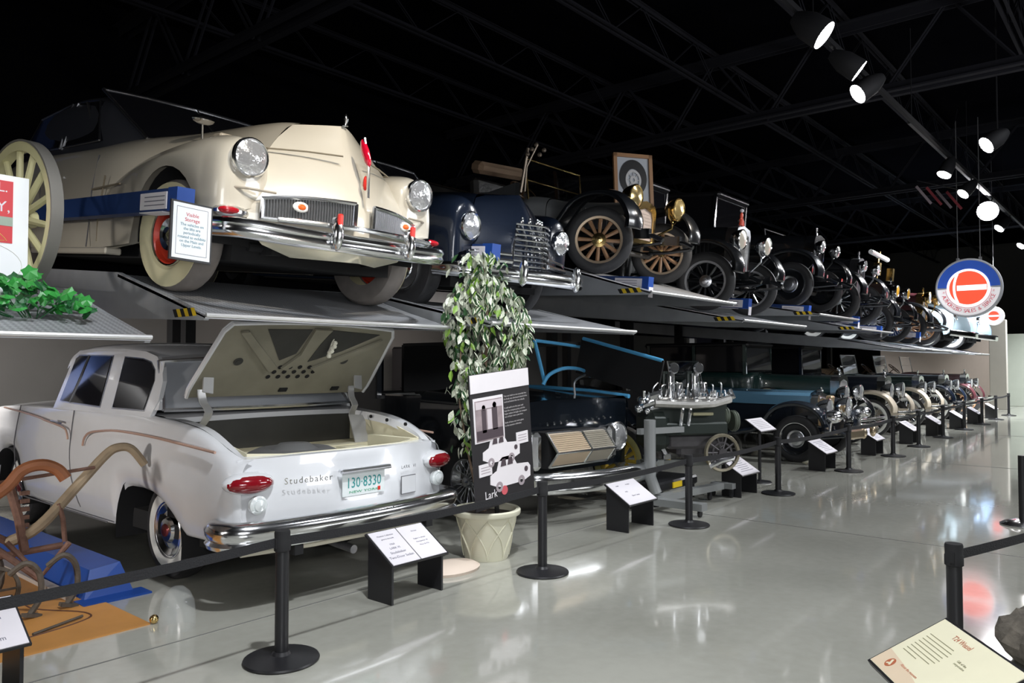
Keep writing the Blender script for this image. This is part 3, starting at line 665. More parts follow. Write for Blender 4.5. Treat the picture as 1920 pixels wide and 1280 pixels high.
# ------------------------------------------------------------------ rounded 1940s cars, nose to -y, origin on the ground under the front axle
def hull3(m, keys, us=6, vs=3, arches=(), jb=3):
    flat = [tuple(c for p in k for c in p) for k in keys]; K = len(keys[0]); half = []
    for row in cr(flat, us):
        pts = cr([tuple(row[3*i:3*i + 3]) for i in range(K)], vs); y = pts[0][1]; jt = jb*vs
        zl, zh = pts[0][2], pts[jt][2]
        for (a0, a1, L) in arches:
            if a0 < y < a1:
                za = lerp_list(L, y)
                if za > zl and zh > za: pts = [(p[0], p[1], za + (p[2] - zl)*(zh - za)/(zh - zl)) if i <= jt else p for i, p in enumerate(pts)]
        half.append(pts)
    return half
def both(m, half):
    m.grid(half); m.grid([[(-x, y, z) for x, y, z in r] for r in half], flip=True)
def fat_car(root, pnt, roofm, glass=GLASSK, nose=0.0, ww=WW, wheel_rim=None, lampz=0.85, L=4.7, hoodz=1.20, prow=0.26, tyre=RUBBER, detail=True, roof=True, steer=0.0):
    wb = 2.85
    # bonnet and central body
    def face_w(z): return lerp_list([(0.40, 0.66), (0.55, 0.70), (0.75, 0.62), (0.9, 0.52), (1.05, 0.40), (hoodz - 0.03, 0.27)], z)
    def face_y(z): return lerp_list([(0.40, -0.62), (0.6, -0.60), (0.8, -0.53), (1.0, -0.45), (hoodz, -0.40)], z)
    def face_b(z): return lerp_list([(0.40, prow), (0.7, prow*1.05), (hoodz, prow*0.72)], z)
    zs = [0.40, 0.55, 0.72, 0.88, 1.04, hoodz - 0.03]
    k0 = [(face_w(z), face_y(z), z) for z in zs] + [(0.13, face_y(hoodz) - face_b(hoodz)*0.5, hoodz - 0.008), (0, face_y(hoodz) - face_b(hoodz), hoodz)]
    def sec(y, s): return [(x, y, z) for x, z in s]
    keys = [k0,
            sec(-0.15, [(0.68, 0.40), (0.70, 0.55), (0.62, 0.72), (0.54, 0.90), (0.44, 1.06), (0.28, hoodz), (0.14, hoodz + 0.02), (0, hoodz + 0.025)]),
            sec(0.45, [(0.70, 0.36), (0.72, 0.55), (0.67, 0.74), (0.60, 0.93), (0.48, 1.09), (0.30, hoodz + 0.005), (0.15, hoodz + 0.03), (0, hoodz + 0.035)]),
            sec(1.0, [(0.82, 0.27), (0.85, 0.50), (0.84, 0.76), (0.79, 0.98), (0.62, 1.12), (0.40, 1.17), (0.2, 1.195), (0, 1.20)]),
            sec(1.6, [(0.83, 0.25), (0.87, 0.50), (0.86, 0.78), (0.82, 0.98), (0.74, 1.07), (0.5, 1.09), (0.25, 1.10), (0, 1.10)]),
            sec(3.0, [(0.83, 0.25), (0.87, 0.50), (0.86, 0.78), (0.82, 0.99), (0.74, 1.08), (0.5, 1.10), (0.25, 1.11), (0, 1.11)]),
            sec(3.7, [(0.78, 0.28), (0.82, 0.50), (0.80, 0.76), (0.74, 0.95), (0.62, 1.03), (0.42, 1.06), (0.2, 1.07), (0, 1.07)]),
            sec(3.95, [(0.5, 0.40), (0.55, 0.50), (0.54, 0.64), (0.48, 0.74), (0.40, 0.78), (0.26, 0.80), (0.1, 0.81), (0, 0.81)])]
    m = MB(); both(m, hull3(m, keys, 7, 3)); 
    P = []
    for i in range(25):
        u = -1 + 2*i/24; row = []
        for z in [0.40 + (hoodz - 0.43)*j/14 for j in range(15)]:
            w = face_w(z); v = (z - 0.4)/(hoodz - 0.43)
            row.append((u*w, face_y(z) - face_b(z)*(1 - abs(u)**1.25), z + 0.03*(1 - abs(u))*v**3))
        P.append(row)
    m.grid(P); obj('body', m, pnt, root, smooth=48)
    # front fenders
    for s in (-1, 1):
        def fs(y, xi, xo, zb_, zt): 
            c = (xi + xo)/2
            return [(xo*s, y, zb_), ((xo + 0.005)*s, y, (zb_ + zt)/2 - 0.02), ((xo - 0.03)*s, y, zt - 0.10), ((c + 0.05)*s, y, zt - 0.012), ((c - 0.03)*s, y, zt), ((xi + 0.02)*s, y, zt - 0.07), (xi*s, y, zt - 0.26), (xi*s, y, min(zb_ + 0.1, zt - 0.3))]
        arch = circ_arch(0.02, 0.36, 0.44, 0.34)
        fk = [fs(-0.62, 0.60, 0.80, 0.50, 0.86), fs(-0.585, 0.54, 0.865, 0.42, 0.94), fs(-0.48, 0.51, 0.893, 0.36, 0.985), fs(-0.25, 0.50, 0.905, 0.34, 1.005), fs(0.1, 0.50, 0.91, 0.33, 0.985), fs(0.5, 0.50, 0.905, 0.30, 0.93), fs(0.9, 0.50, 0.885, 0.28, 0.84), fs(1.25, 0.5, 0.865, 0.27, 0.70)]
        m = MB(); h = hull3(m, fk, 8, 3, [arch], 2); m.grid(h); m.add(h[0], [tuple(range(len(h[0])))]); obj('front_fender', m, pnt, root, smooth=60)
        arch = circ_arch(wb, 0.34, 0.40, 0.30)
        fk = [fs(2.1, 0.7, 0.865, 0.27, 0.62), fs(2.4, 0.7, 0.90, 0.27, 0.84), fs(2.85, 0.68, 0.92, 0.27, 0.92), fs(3.4, 0.66, 0.90, 0.30, 0.86), fs(3.85, 0.6, 0.82, 0.38, 0.66), fs(4.0, 0.62, 0.72, 0.42, 0.55)]
        m = MB(); h = hull3(m, fk, 7, 3, [arch], 2); m.grid(h); obj('rear_fender', m, pnt, root, smooth=60)
        for yc in (0.02, wb):
            m = MB(); m.lathe([(0.45, s*0.86), (0.45, s*0.45), (0.001, s*0.45)], 18, 'x', c=(0, yc, 0.36), a0=-0.1, a1=PI + 0.1); obj('wheel_well', m, BLACKM, root)
        for yc in (0.0, wb): wheel(root, (s*0.785, yc, 0.36), s, 0.365, 0.185, 'disc', rim=wheel_rim, white=ww, rimr=0.56, tyre=tyre, rot=steer if yc == 0 else 0)
        headlamp(root, (s*0.70, -0.635, lampz), 0.115, 0.12, rot=0.0)
        # running board and sill
        m = MB(); m.box((s*0.84, 1.65, 0.25), (0.12, 1.5, 0.05), ch=0.01); obj('sill', m, pnt, root, smooth=0)
        # parting gaps
        for pts in ([(1.28, 0.98), (1.27, 0.7), (1.29, 0.45), (1.32, 0.28)], [(2.36, 1.0), (2.36, 0.8), (2.30, 0.5), (2.25, 0.30)]):
            m = MB(); m.tube([(s*(0.872 - max(0, z - 0.78)*0.22), y, z) for y, z in pts], 0.005, 5); obj('door_gap', m, mat('gap_shadow_rubber', (0.12, 0.12, 0.13), 0.8), root)
        m = MB(); m.tube([(s*0.862, 2.15, 0.86), (s*0.89, 2.13, 0.86), (s*0.89, 1.98, 0.86)], 0.009, 6); obj('door_handle', m, CHROME2, root)
    # chassis
    m = MB(); m.box((0, 1.6, 0.27), (1.3, 4.0, 0.10)); m.box((0, -0.1, 0.42), (1.2, 0.7, 0.12)); m.cyl((-0.7, 0, 0.33), (0.7, 0, 0.33), 0.04); m.cyl((-0.55, -0.42, 0.32), (0.55, -0.42, 0.32), 0.03)
    m.box((-0.42, -0.1, 0.32), (0.07, 0.9, 0.09)); m.box((0.42, -0.1, 0.32), (0.07, 0.9, 0.09)); m.ball((0, 0.0, 0.3), 0.12, 10, (1.3, 1.5, 0.8)); obj('chassis', m, BLACKM, root, smooth=0)
    if roof:
        m = MB()
        def rs(y, w0, zb_, zt): return [(w0, y, zb_), (w0*0.985, y, zb_ + (zt - zb_)*0.45), (w0*0.90, y, zb_ + (zt - zb_)*0.80), (w0*0.62, y, zt - 0.02), (w0*0.3, y, zt), (0, y, zt + 0.01)]
        keys = [rs(1.02, 0.60, 1.06, 1.14), rs(1.35, 0.72, 1.06, 1.40), rs(1.62, 0.755, 1.06, 1.56), rs(2.3, 0.76, 1.06, 1.62), rs(3.0, 0.74, 1.06, 1.53), rs(3.5, 0.66, 1.05, 1.30), rs(3.85, 0.52, 0.95, 1.04)]
        both(m, hull3(m, keys, 6, 3, (), 5)); rf = obj('roof', m, roofm, root, smooth=60)
        for s in (-1, 1):
            for nm, pts in (('door_window', [(1.45, 1.12), (1.62, 1.46), (2.10, 1.50), (2.18, 1.12)]), ('quarter_window', [(2.26, 1.12), (2.22, 1.50), (2.85, 1.43), (3.15, 1.14)])):
                xw = lambda z: 0.757 + (0.0 if z < 1.3 else -(z - 1.3)*0.36)
                m = MB(); a = [(s*(xw(z) + 0.012), y, z) for y, z in pts]; b = [(s*(xw(z) - 0.03), y, z) for y, z in pts]; n = len(pts)
                m.add(a + b, [tuple(range(n)), tuple(range(n, 2*n))] + [(i, (i + 1) % n, n + (i + 1) % n, n + i) for i in range(n)]); g = obj(nm, m, glass, root, smooth=0)
                m = MB(); m.tube(a + [a[0]], 0.009, 5); obj('window_trim', m, CHROME2, g)
        P = [[(u*(0.60 + 0.12*v), 1.00 + 0.56*v - 0.10*(1 - u*u), 1.13 + 0.41*v) for v in [k/6 for k in range(7)]] for u in [-1 + k/8 for k in range(17)]]
        m = MB(); m.grid(P); ws = obj('windscreen', m, glass, root)
        m = MB(); m.tube([r[-1] for r in P], 0.012, 6); m.tube([r[0] for r in P], 0.010, 6); m.tube(P[0], 0.012, 6); m.tube(P[-1], 0.012, 6); m.tube(P[8], 0.009, 6); obj('windscreen_trim', m, CHROME2, ws)
    return root
def bar_bumper(root, pts, prof_h=0.13, prof_d=0.03, mt=CHROME, name='bumper'):
    path = cr(pts, 6); P = []
    prof = [(0, -prof_h/2), (prof_d*0.6, -prof_h*0.42), (prof_d, -prof_h*0.2), (prof_d*0.7, 0), (prof_d, prof_h*0.2), (prof_d*0.6, prof_h*0.42), (0, prof_h/2), (-0.01, 0), (0, -prof_h/2)]
    for i, p in enumerate(path):
        a = Vector(path[min(i + 1, len(path) - 1)]) - Vector(path[max(i - 1, 0)]); a.z = 0; a.normalize(); nn = Vector((a.y, -a.x, 0))
        P.append([Vector(p) + nn*q[0] + Vector((0, 0, q[1])) for q in prof])
    m = MB(); m.grid(P); return obj(name, m, mt, root, smooth=50)

# cream coupe on the first lift
TILT = R(5.7)
bc = thing('coupe_car', 'cream 1940s coupe with chrome grilles, dark roof and yellowed whitewall tyres, on the raised lift', 'car', (3.24, 4.97, 1.985), (TILT, 0, 0))
DARKROOF = mat('dark_roof_fabric', (0.03, 0.032, 0.04), 0.5)
fat_car(bc, BEIGE, DARKROOF, ww=WWY, wheel_rim=REDRIM, lampz=0.845, steer=R(6), tyre=RUBBER_G)
GR = mat('grille_grey', (0.30, 0.31, 0.32), 0.35, 0.7)
for s in (-1, 1):
    # lower grille: frame with fine vertical bars
    def gp(u, v): 
        x = 0.075 + 0.55*u; z = 0.485 + 0.165*v*(1 - 0.25*u**3); w = 0.70
        return Vector((s*x, -0.615 - 0.27*(1 - (x/w)**1.25) - 0.028, z))
    g0 = None
    m = MB(); m.grid([[gp(u, v) + Vector((0, 0.014, 0)) for v in (0, 0.5, 1)] for u in [k/8 for k in range(9)]]); g0 = obj('grille', m, mat('grille_back', (0.10, 0.10, 0.10), 0.6), bc)
    m = MB(); m.tube([gp(u, 1) for u in [k/8 for k in range(9)]] + [gp(1, 0.5), gp(1, 0)] + [gp(u, 0) for u in [1 - k/8 for k in range(9)]] + [gp(0, 0.5), gp(0, 1)], 0.014, 6); obj('grille_frame', m, CHROME, g0)
    m = MB()
    for k in range(1, 34): u = k/34; m.cyl(gp(u, 0), gp(u, 1), 0.0042, n=5, cap=False)
    obj('grille_bars', m, CHROME2, g0)
    m = MB(); c = gp(0.62 if s < 0 else 0.72, 0.62) + Vector((0, -0.012, 0)); m.ball(c, 1.0, 14, (0.060, 0.014, 0.034)); e = obj('grille_badge', m, mat('badge_white', (0.85, 0.84, 0.8), 0.3), bc)
    m = MB(); m.ball(c + Vector((0, -0.008, 0)), 1.0, 12, (0.034, 0.010, 0.020)); obj('badge_centre', m, mat('badge_orange', (0.75, 0.13, 0.02), 0.3), e)
    # parking lamp pod
    m = MB(); m.ball((s*0.79, -0.60, 0.50), 1.0, 14, (0.115, 0.10, 0.045)); pl = obj('parking_lamp', m, CHROME, bc)
    m = MB(); m.ball((s*0.83, -0.665, 0.505), 1.0, 12, (0.072, 0.045, 0.026)); obj('lamp_glass', m, mat('parking_red', (0.45, 0.01, 0.02), 0.2, coat=0.5), pl)
    m = MB(); m.tube([(s*0.87, -0.55, 0.655), (s*0.72, -0.655, 0.655), (s*0.55, -0.71, 0.65)], 0.009, 6); obj('nose_moulding', m, mat('beige_moulding', (0.35, 0.31, 0.25), 0.3), bc)
    m = MB(); m.tube([(s*0.50, -0.50, 0.955), (s*0.30, -0.63, 0.965), (s*0.10, -0.755, 0.965)], 0.006, 5); m.tube([(s*0.50, -0.50, 0.955), (s*0.56, -0.1, 1.0), (s*0.60, 0.4, 1.03)], 0.006, 5); obj('bonnet_gap', m, mat('gap_brown', (0.20, 0.17, 0.12), 0.8), bc)
    m = MB(); m.tube([(s*0.905, 0.70, 0.72), (s*0.895, 0.95, 0.715), (s*0.875, 1.25, 0.71)], 0.008, 5); m.tube([(s*0.88, 1.02, 0.80), (s*0.885, 1.1, 0.5), (s*0.875, 1.12, 0.32)], 0.006, 5); obj('fender_crease', m, mat('gap_brown', (0.20, 0.17, 0.12), 0.8), bc)
    m = MB(); m.box((s*0.30, -1.0, 0.43), (0.05, 0.06, 0.20), ch=0.015); m.ball((s*0.30, -1.02, 0.42), 1, 12, (0.035, 0.05, 0.10)); gd = obj('bumper_guard', m, CHROME, bc)
    m = MB(); m.box((s*0.30, -1.04, 0.50), (0.035, 0.03, 0.10), ch=0.008); obj('guard_reflector', m, RED, gd)
bar_bumper(bc, [(-0.90, -0.50, 0.41), (-0.90, -0.62, 0.405), (-0.80, -0.79, 0.40), (-0.5, -0.92, 0.38), (0, -0.99, 0.375), (0.5, -0.92, 0.38), (0.80, -0.79, 0.40), (0.90, -0.62, 0.405), (0.90, -0.50, 0.41)], 0.12, 0.035)
m = MB(); m.tube(cr([(-0.62, -0.86, 0.475), (-0.3, -0.96, 0.48), (0, -1.0, 0.48), (0.3, -0.96, 0.48), (0.62, -0.86, 0.475)], 5), 0.017, 8); obj('bumper_rail', m, CHROME, bc)
m = MB(); m.grid([[(u*w, -0.60 - 0.26*(1 - abs(u)), z) for u in [-1 + k/8 for k in range(17)]] for z, w in ((0.40, 0.64), (0.33, 0.56), (0.27, 0.35))]); obj('valance', m, mat('pale_valance', (0.50, 0.48, 0.38), 0.4), bc, smooth=50)
m = MB(); m.ball((0, -0.86, 1.00), 1, 12, (0.02, 0.035, 0.11), Euler((R(-28), 0, 0))); nb = obj('nose_badge', m, mat('bright_red_plastic', (0.60, 0.005, 0.03), 0.2, coat=1), bc)
m = MB(); m.ball((0, -0.878, 0.80), 1, 10, (0.016, 0.02, 0.05)); obj('badge_drop', m, RED, nb)
m = MB(); m.tube([(0, -0.84, 1.10), (0, -0.90, 0.9), (0, -0.915, 0.7)], 0.010, 6); obj('nose_strip', m, CHROME, bc)
m = MB(); m.lathe([(0.022, 0), (0.014, 0.02), (0.02, 0.045), (0.012, 0.07), (0.001, 0.085)], 12, c=(0, -0.62, 1.20)); obj('bonnet_ornament', m, CHROME, bc)
m = MB(); m.ball((-0.50, 0.36, 1.225), 1, 12, (0.085, 0.045, 0.034)); m.cyl((-0.48, 0.40, 1.10), (-0.50, 0.37, 1.20), 0.008); obj('wing_mirror', m, CHROME, bc)
m = MB(); m.tube([(-0.72, 1.62, 1.12), (-0.74, 1.80, 1.46)], 0.011, 6); obj('vent_bar', m, CHROME2, bc)
m = MB(); m.box((-0.60, -0.12, 1.03), (0.10, 0.10, 0.05), ch=0.01); m.box((0.60, -0.12, 1.03), (0.10, 0.10, 0.05), ch=0.01); objs('fender_crown_lamp', m, mat('beige_lamp', (0.5, 0.44, 0.35), 0.3), bc)

# dark blue saloon on the second lift
NAVY = paint('navy_paint', (0.008, 0.013, 0.026), 0.25)
bl = thing('saloon_car', 'dark blue 1940s saloon with waterfall chrome grille behind the leafy tree, on the second lift', 'car', (5.33, 5.15, 2.0), (TILT, 0, 0)); bl.scale = (0.90, 1, 1)
fat_car(bl, NAVY, NAVY, ww=None, wheel_rim=STEEL, lampz=0.73, detail=True, hoodz=1.09)
m = MB()
for k in range(-2, 3):
    x = 0.075*k; m.tube([(x, -0.92 + 0.4*abs(x), 0.42), (x, -0.91 + 0.4*abs(x), 0.66), (x, -0.84 + 0.4*abs(x), 0.80)], 0.012, 6); m.ball((x, -0.84 + 0.4*abs(x), 0.83), 1, 8, (0.018, 0.018, 0.05))
g = obj('grille', m, CHROME, bl)
m = MB()
for k in range(9): z = 0.44 + 0.045*k; m.tube([(-0.26, -0.80, z), (-0.13, -0.875, z), (0, -0.925, z), (0.13, -0.875, z), (0.26, -0.80, z)], 0.009, 6)
obj('grille_bars', m, CHROME, g)
m = MB(); m.tube([(-0.26, -0.79, 0.42), (-0.27, -0.79, 0.6), (-0.2, -0.78, 0.8)], 0.016, 6); m.tube([(0.26, -0.79, 0.42), (0.27, -0.79, 0.6), (0.2, -0.78, 0.8)], 0.016, 6); obj('grille_frame', m, CHROME, g)
m = MB()
for s in (-1, 1): m.tube([(s*0.28, -0.80, 0.47), (s*0.5, -0.72, 0.47), (s*0.80, -0.64, 0.46)], 0.022, 6); m.tube([(s*0.28, -0.79, 0.53), (s*0.5, -0.71, 0.53), (s*0.72, -0.66, 0.52)], 0.014, 6)
objs('side_grille', m, CHROME, bl)
bar_bumper(bl, [(-0.93, -0.45, 0.36), (-0.90, -0.75, 0.35), (-0.5, -0.98, 0.34), (0, -1.05, 0.34), (0.5, -0.98, 0.34), (0.90, -0.75, 0.35), (0.93, -0.45, 0.36)], 0.12, 0.035)
m = MB()
for s in (-1, 1): m.ball((s*0.42, -1.04, 0.37), 1, 10, (0.04, 0.05, 0.12)); m.ball((s*0.9, -0.72, 0.36), 1, 10, (0.05, 0.05, 0.07))
objs('bumper_guard', m, CHROME, bl)
m = MB()
for k in range(7): m.ball((0.10 + 0.06*k, -0.50 + 0.02*k, 1.02 - 0.008*k), 0.014, 6)
obj('bonnet_lettering', m, CHROME, bl)
# ------------------------------------------------------------------ vintage cars, nose to -y, origin on the ground under the front axle
def vintage(root, body, fender, wst='wood', spoke=None, rim=None, white=None, radm=CHROME2, core=None, rw=0.50, rz=(0.50, 1.22), lampm=CHROME, lampx=0.36, lampz=1.0, lampr=0.12, lens=LENS,
            top='sedan', bumper=False, Rw=0.39, track=0.71, side=False, roofm=BLACK, hub=CHROME2, ornament=True, hoodl=1.15, lampy=-0.32, wt=0.13, tyre=RUBBER, wb=3.1, detail=True, steer=0.0):
    rz0, rz1 = rz; hw = rw/2
    core = core or mat('radiator_core', (0.05, 0.05, 0.055), 0.5, 0.6)
    # radiator
    m = MB(); out = [(-hw, rz0), (-hw, rz1 - 0.10), (-hw*0.82, rz1 - 0.025), (0, rz1 + 0.015), (hw*0.82, rz1 - 0.025), (hw, rz1 - 0.10), (hw, rz0)]
    inn = [(x*0.82, z0 if i in (0, 6) else z0 - 0.085) for i, (x, z0) in enumerate(out)]; inn[0] = (out[0][0]*0.82, rz0 + 0.05); inn[6] = (-inn[0][0], rz0 + 0.05)
    n = 7; vs = [(x, -0.16, z) for x, z in out] + [(x, -0.16, z) for x, z in inn] + [(x, 0.0, z) for x, z in out] + [(x, -0.13, z) for x, z in inn]
    fs = []
    for i in range(7): j = (i + 1) % 7; fs += [(i, j, n + j, n + i), (i, 2*n + i, 2*n + j, j), (n + i, n + j, 3*n + j, 3*n + i)]
    m.add(vs, fs); ra = obj('radiator', m, radm, root, smooth=30)
    m = MB(); m.add([(x, -0.135, z) for x, z in inn], [tuple(range(7))])
    if detail:
        for k in range(1, 9): z = rz0 + 0.05 + (rz1 - rz0 - 0.15)*k/9; m.box((0, -0.137, z), (rw*0.80, 0.004, 0.004))
    obj('radiator_core', m, core, ra, smooth=0)
    if ornament: m = MB(); m.cyl((0, -0.08, rz1), (0, -0.08, rz1 + 0.05), 0.03, 0.022, 10); m.lathe([(0.001, -0.012), (0.038, -0.012), (0.038, 0.012), (0.001, 0.012)], 14, 'y', (0, -0.08, rz1 + 0.10)); m.cyl((0, -0.08, rz1 + 0.05), (0, -0.08, rz1 + 0.075), 0.01); obj('radiator_cap', m, radm if radm != core else CHROME2, ra)
    # bonnet, cowl and tub
    tz = rz1 - 0.01; bw = 0.66
    def sc(y, w, zl, zt, r=0.10): return [(w, y, zl), (w, y, (zl + zt)/2), (w, y, zt - r), (w - r*0.35, y, zt - r*0.35), (w - r, y, zt), (w*0.35, y, zt + 0.012), (0, y, zt + 0.015)]
    keys = [sc(-0.02, hw*0.97, rz0 + 0.04, tz - 0.01), sc(0.5, hw + 0.05, 0.55, tz), sc(hoodl, hw + 0.13, 0.50, tz + 0.02), sc(hoodl + 0.12, hw + 0.2, 0.48, tz + 0.04)]
    m = MB(); both(m, hull3(m, keys, 4, 3, (), 5)); bn = obj('bonnet', m, body, root, smooth=40)
    if detail:
        for s in (-1, 1):
            m = MB()
            for k in range(12): y = 0.22 + 0.06*k; x = s*(hw + 0.02 + 0.09*(y/hoodl)); m.box((x, y, (0.6 + tz - 0.15)/2 + 0.02), (0.012, 0.018, 0.26))
            obj('louvres', m, body, bn, smooth=0)
    if top == 'sedan':
        keys = [sc(hoodl + 0.12, hw + 0.21, 0.45, tz + 0.05), sc(hoodl + 0.4, bw, 0.42, tz + 0.06), sc(hoodl + 2.0, bw + 0.02, 0.42, tz + 0.06), sc(hoodl + 2.5, bw - 0.03, 0.46, tz + 0.02)]
        m = MB(); both(m, hull3(m, keys, 4, 3, (), 5)); both(m, hull3(m, keys[-1:]*1 + [[(x*0.96, y + 0.06, z) for x, y, z in keys[-1]]], 1, 3)); obj('body', m, body, root, smooth=40)
        y0, y1 = hoodl + 0.30, hoodl + 2.45; zt = 1.88
        m = MB(); m.box((0, (y0 + y1)/2, zt), (1.26, y1 - y0 + 0.12, 0.10), ch=0.04); m.box((0, y1 - 0.03, (zt + tz)/2), (1.22, 0.06, zt - tz)); rf = obj('roof', m, roofm, root, smooth=0)
        m = MB()
        for s in (-1, 1):
            for yy in (y0 + 0.02, (y0 + y1)/2, y1 - 0.05): m.box((s*0.61, yy, (zt + tz)/2), (0.045, 0.06, zt - tz))
        objs('pillar', m, body, root, smooth=0)
        for s in (-1, 1):
            for a, b_ in ((y0 + 0.06, (y0 + y1)/2 - 0.04), ((y0 + y1)/2 + 0.04, y1 - 0.09)):
                m = MB(); m.box((s*0.608, (a + b_)/2, (zt + tz)/2 + 0.02), (0.012, b_ - a, zt - tz - 0.1)); obj('side_window', m, GLASSK, root, smooth=0)
        m = MB(); m.box((0, y0, (zt + tz)/2 + 0.02), (1.16, 0.014, zt - tz - 0.08), Euler((R(-6), 0, 0))); w = obj('windscreen', m, GLASSK, root, smooth=0)
        m = MB(); m.tube([(-0.59, y0 - 0.01, tz + 0.03), (-0.59, y0 + 0.03, zt - 0.05), (0.59, y0 + 0.03, zt - 0.05), (0.59, y0 - 0.01, tz + 0.03), (-0.59, y0 - 0.01, tz + 0.03)], 0.014, 6); obj('windscreen_frame', m, CHROME2, w)
    else:
        keys = [sc(hoodl + 0.12, hw + 0.21, 0.45, tz + 0.05), sc(hoodl + 0.32, bw - 0.02, 0.42, tz + 0.04), sc(hoodl + 0.5, bw, 0.42, tz - 0.10)]
        m = MB(); both(m, hull3(m, keys, 4, 3, (), 5)); 
        for s in (-1, 1):
            P = [[(s*(bw + q), y, z) for y, z in ((hoodl + 0.45, zz(0)), (hoodl + 0.9, zz(1)), (hoodl + 1.6, zz(2)), (hoodl + 2.3, zz(3)))] for q, zz in ((0, lambda i: 0.42), (0.02, lambda i: 0.8), (0.0, lambda i: (1.12, 1.02, 1.02, 1.12)[i]), (-0.07, lambda i: (1.13, 1.03, 1.03, 1.13)[i]), (-0.08, lambda i: 0.5))]
            m.grid(P)
        m.box((0, hoodl + 2.33, 0.80), (1.30, 0.08, 0.66)); obj('body', m, body, root, smooth=40)
        m = MB()
        for yy in (hoodl + 1.0, hoodl + 2.0): m.box((0, yy, 0.74), (1.18, 0.5, 0.2), ch=0.05); m.box((0, yy + 0.26, 1.0), (1.18, 0.16, 0.5), Euler((R(-10), 0, 0)), ch=0.05)
        objs('seat', m, mat('buttoned_black_leather', (0.03, 0.028, 0.026), 0.4, bump=(30, 0.4)), root, smooth=0)
        m = MB(); yw = hoodl + 0.30; m.tube([(-0.58, yw, tz), (-0.58, yw + 0.10, tz + 0.52), (0.58, yw + 0.10, tz + 0.52), (0.58, yw, tz)], 0.014, 6); m.tube([(-0.58, yw + 0.04, tz + 0.25), (0.58, yw + 0.04, tz + 0.25)], 0.009, 6); w = obj('windscreen_frame', m, radm, root)
        m = MB(); m.box((0, yw + 0.05, tz + 0.27), (1.13, 0.006, 0.5), Euler((R(-11), 0, 0))); obj('windscreen', m, mat('clear_glass', (0.85, 0.88, 0.9), 0.02, trans=1.0), w, smooth=0)
        m = MB(); m.lathe([(0.20 + 0.012*math.cos(2*PI*k/8), 0.012*math.sin(2*PI*k/8)) for k in range(8)], 24, 'z', closed=True); 
        for k in range(4): a = PI/4 + PI/2*k; m.cyl((0, 0, 0), (0.2*math.cos(a), 0.2*math.sin(a), 0), 0.008, n=6)
        m.cyl((0, 0, 0), (0, 0.05, -0.45), 0.014); obj('steering_wheel', m, mat('dark_wood', (0.09, 0.045, 0.02), 0.3), root, loc=(-0.3, hoodl + 0.62, tz + 0.16), rot=(R(42), 0, 0))
        if top == 'fold':
            m = MB()
            for k in range(5): m.box((0, hoodl + 2.45 + 0.04*k, 1.12 + 0.045*k), (1.36 - 0.03*k, 0.42, 0.05), Euler((R(12), 0, 0)), ch=0.02)
            obj('folded_hood', m, mat('tan_canvas', (0.20, 0.13, 0.08), 0.85), root, smooth=0)
    # fenders and running boards
    for s in (-1, 1):
        f1 = cr([(-0.46, Rw + 0.12), (-0.45, Rw + 0.28), (-0.30, Rw + 0.47), (0.0, Rw + 0.55), (0.34, Rw + 0.46), (0.62, Rw + 0.15), (0.86, 0.44), (1.10, 0.40)], 4)
        m = MB(); ribbon(m, f1, s*(hw + 0.02 if False else track - 0.17), s*(track + 0.13), 0.035); obj('front_fender', m, fender, root, smooth=50, solid=0.008)
        f2 = cr([(wb - 0.75, 0.42), (wb - 0.55, 0.62), (wb - 0.35, Rw + 0.42), (wb, Rw + 0.53), (wb + 0.35, Rw + 0.42), (wb + 0.55, Rw + 0.05)], 4)
        m = MB(); ribbon(m, f2, s*(track - 0.13), s*(track + 0.13), 0.03); obj('rear_fender', m, fender, root, smooth=50, solid=0.008)
        m = MB(); m.box((s*track, (1.05 + wb - 0.75)/2, 0.40), (0.28, wb - 0.75 - 1.05, 0.03)); obj('running_board', m, fender, root, smooth=0)
        for yc in (0, wb): wheel(root, (s*track, yc, Rw), s, Rw, wt, wst, rim=rim, white=white, spoke=spoke, rimr=0.70, hub=hub, tyre=tyre, rot=steer if yc == 0 else 0)
        lp = headlamp(root, (s*lampx, lampy, lampz), lampr, lampr*1.25, shell=lampm, ring=lampm, lens=lens)
        m = MB(); m.tube([(s*lampx, lampy + 0.06, lampz - lampr), (s*lampx, lampy + 0.06, lampz - lampr - 0.09), (s*min(lampx, 0.40), -0.05, 0.55)], 0.014, 6)
        m.tube([(s*(lampx - lampr*0.98), lampy + 0.05, lampz), (s*(lampx - lampr*0.8), lampy + 0.05, lampz - lampr*0.85), (s*lampx, lampy + 0.05, lampz - lampr*1.3), (s*(lampx + lampr*0.8), lampy + 0.05, lampz - lampr*0.85), (s*(lampx + lampr*0.98), lampy + 0.05, lampz)], 0.011, 6); obj('lamp_bracket', m, radm, root)
        m = MB(); m.box((s*0.36, 1.5, 0.50), (0.06, 3.9, 0.11)); m.tube([(s*0.36, -0.30, 0.50), (s*0.36, -0.50, 0.47), (s*0.36, -0.62, 0.42)], 0.028, 8)
        m.tube([(s*0.36, -0.60, 0.40), (s*0.36, -0.30, 0.36), (s*0.36, 0.05, 0.345), (s*0.36, 0.5, 0.42)], 0.022, 6); obj('frame_rail', m, fender, root)
        if side:
            wheel(root, (s*(track - 0.02), 0.98, 0.72), s, 0.36, 0.14, wst if wst != 'wood' else 'wood', rim=rim, white=white, spoke=spoke, rimr=0.70, tyre=tyre)
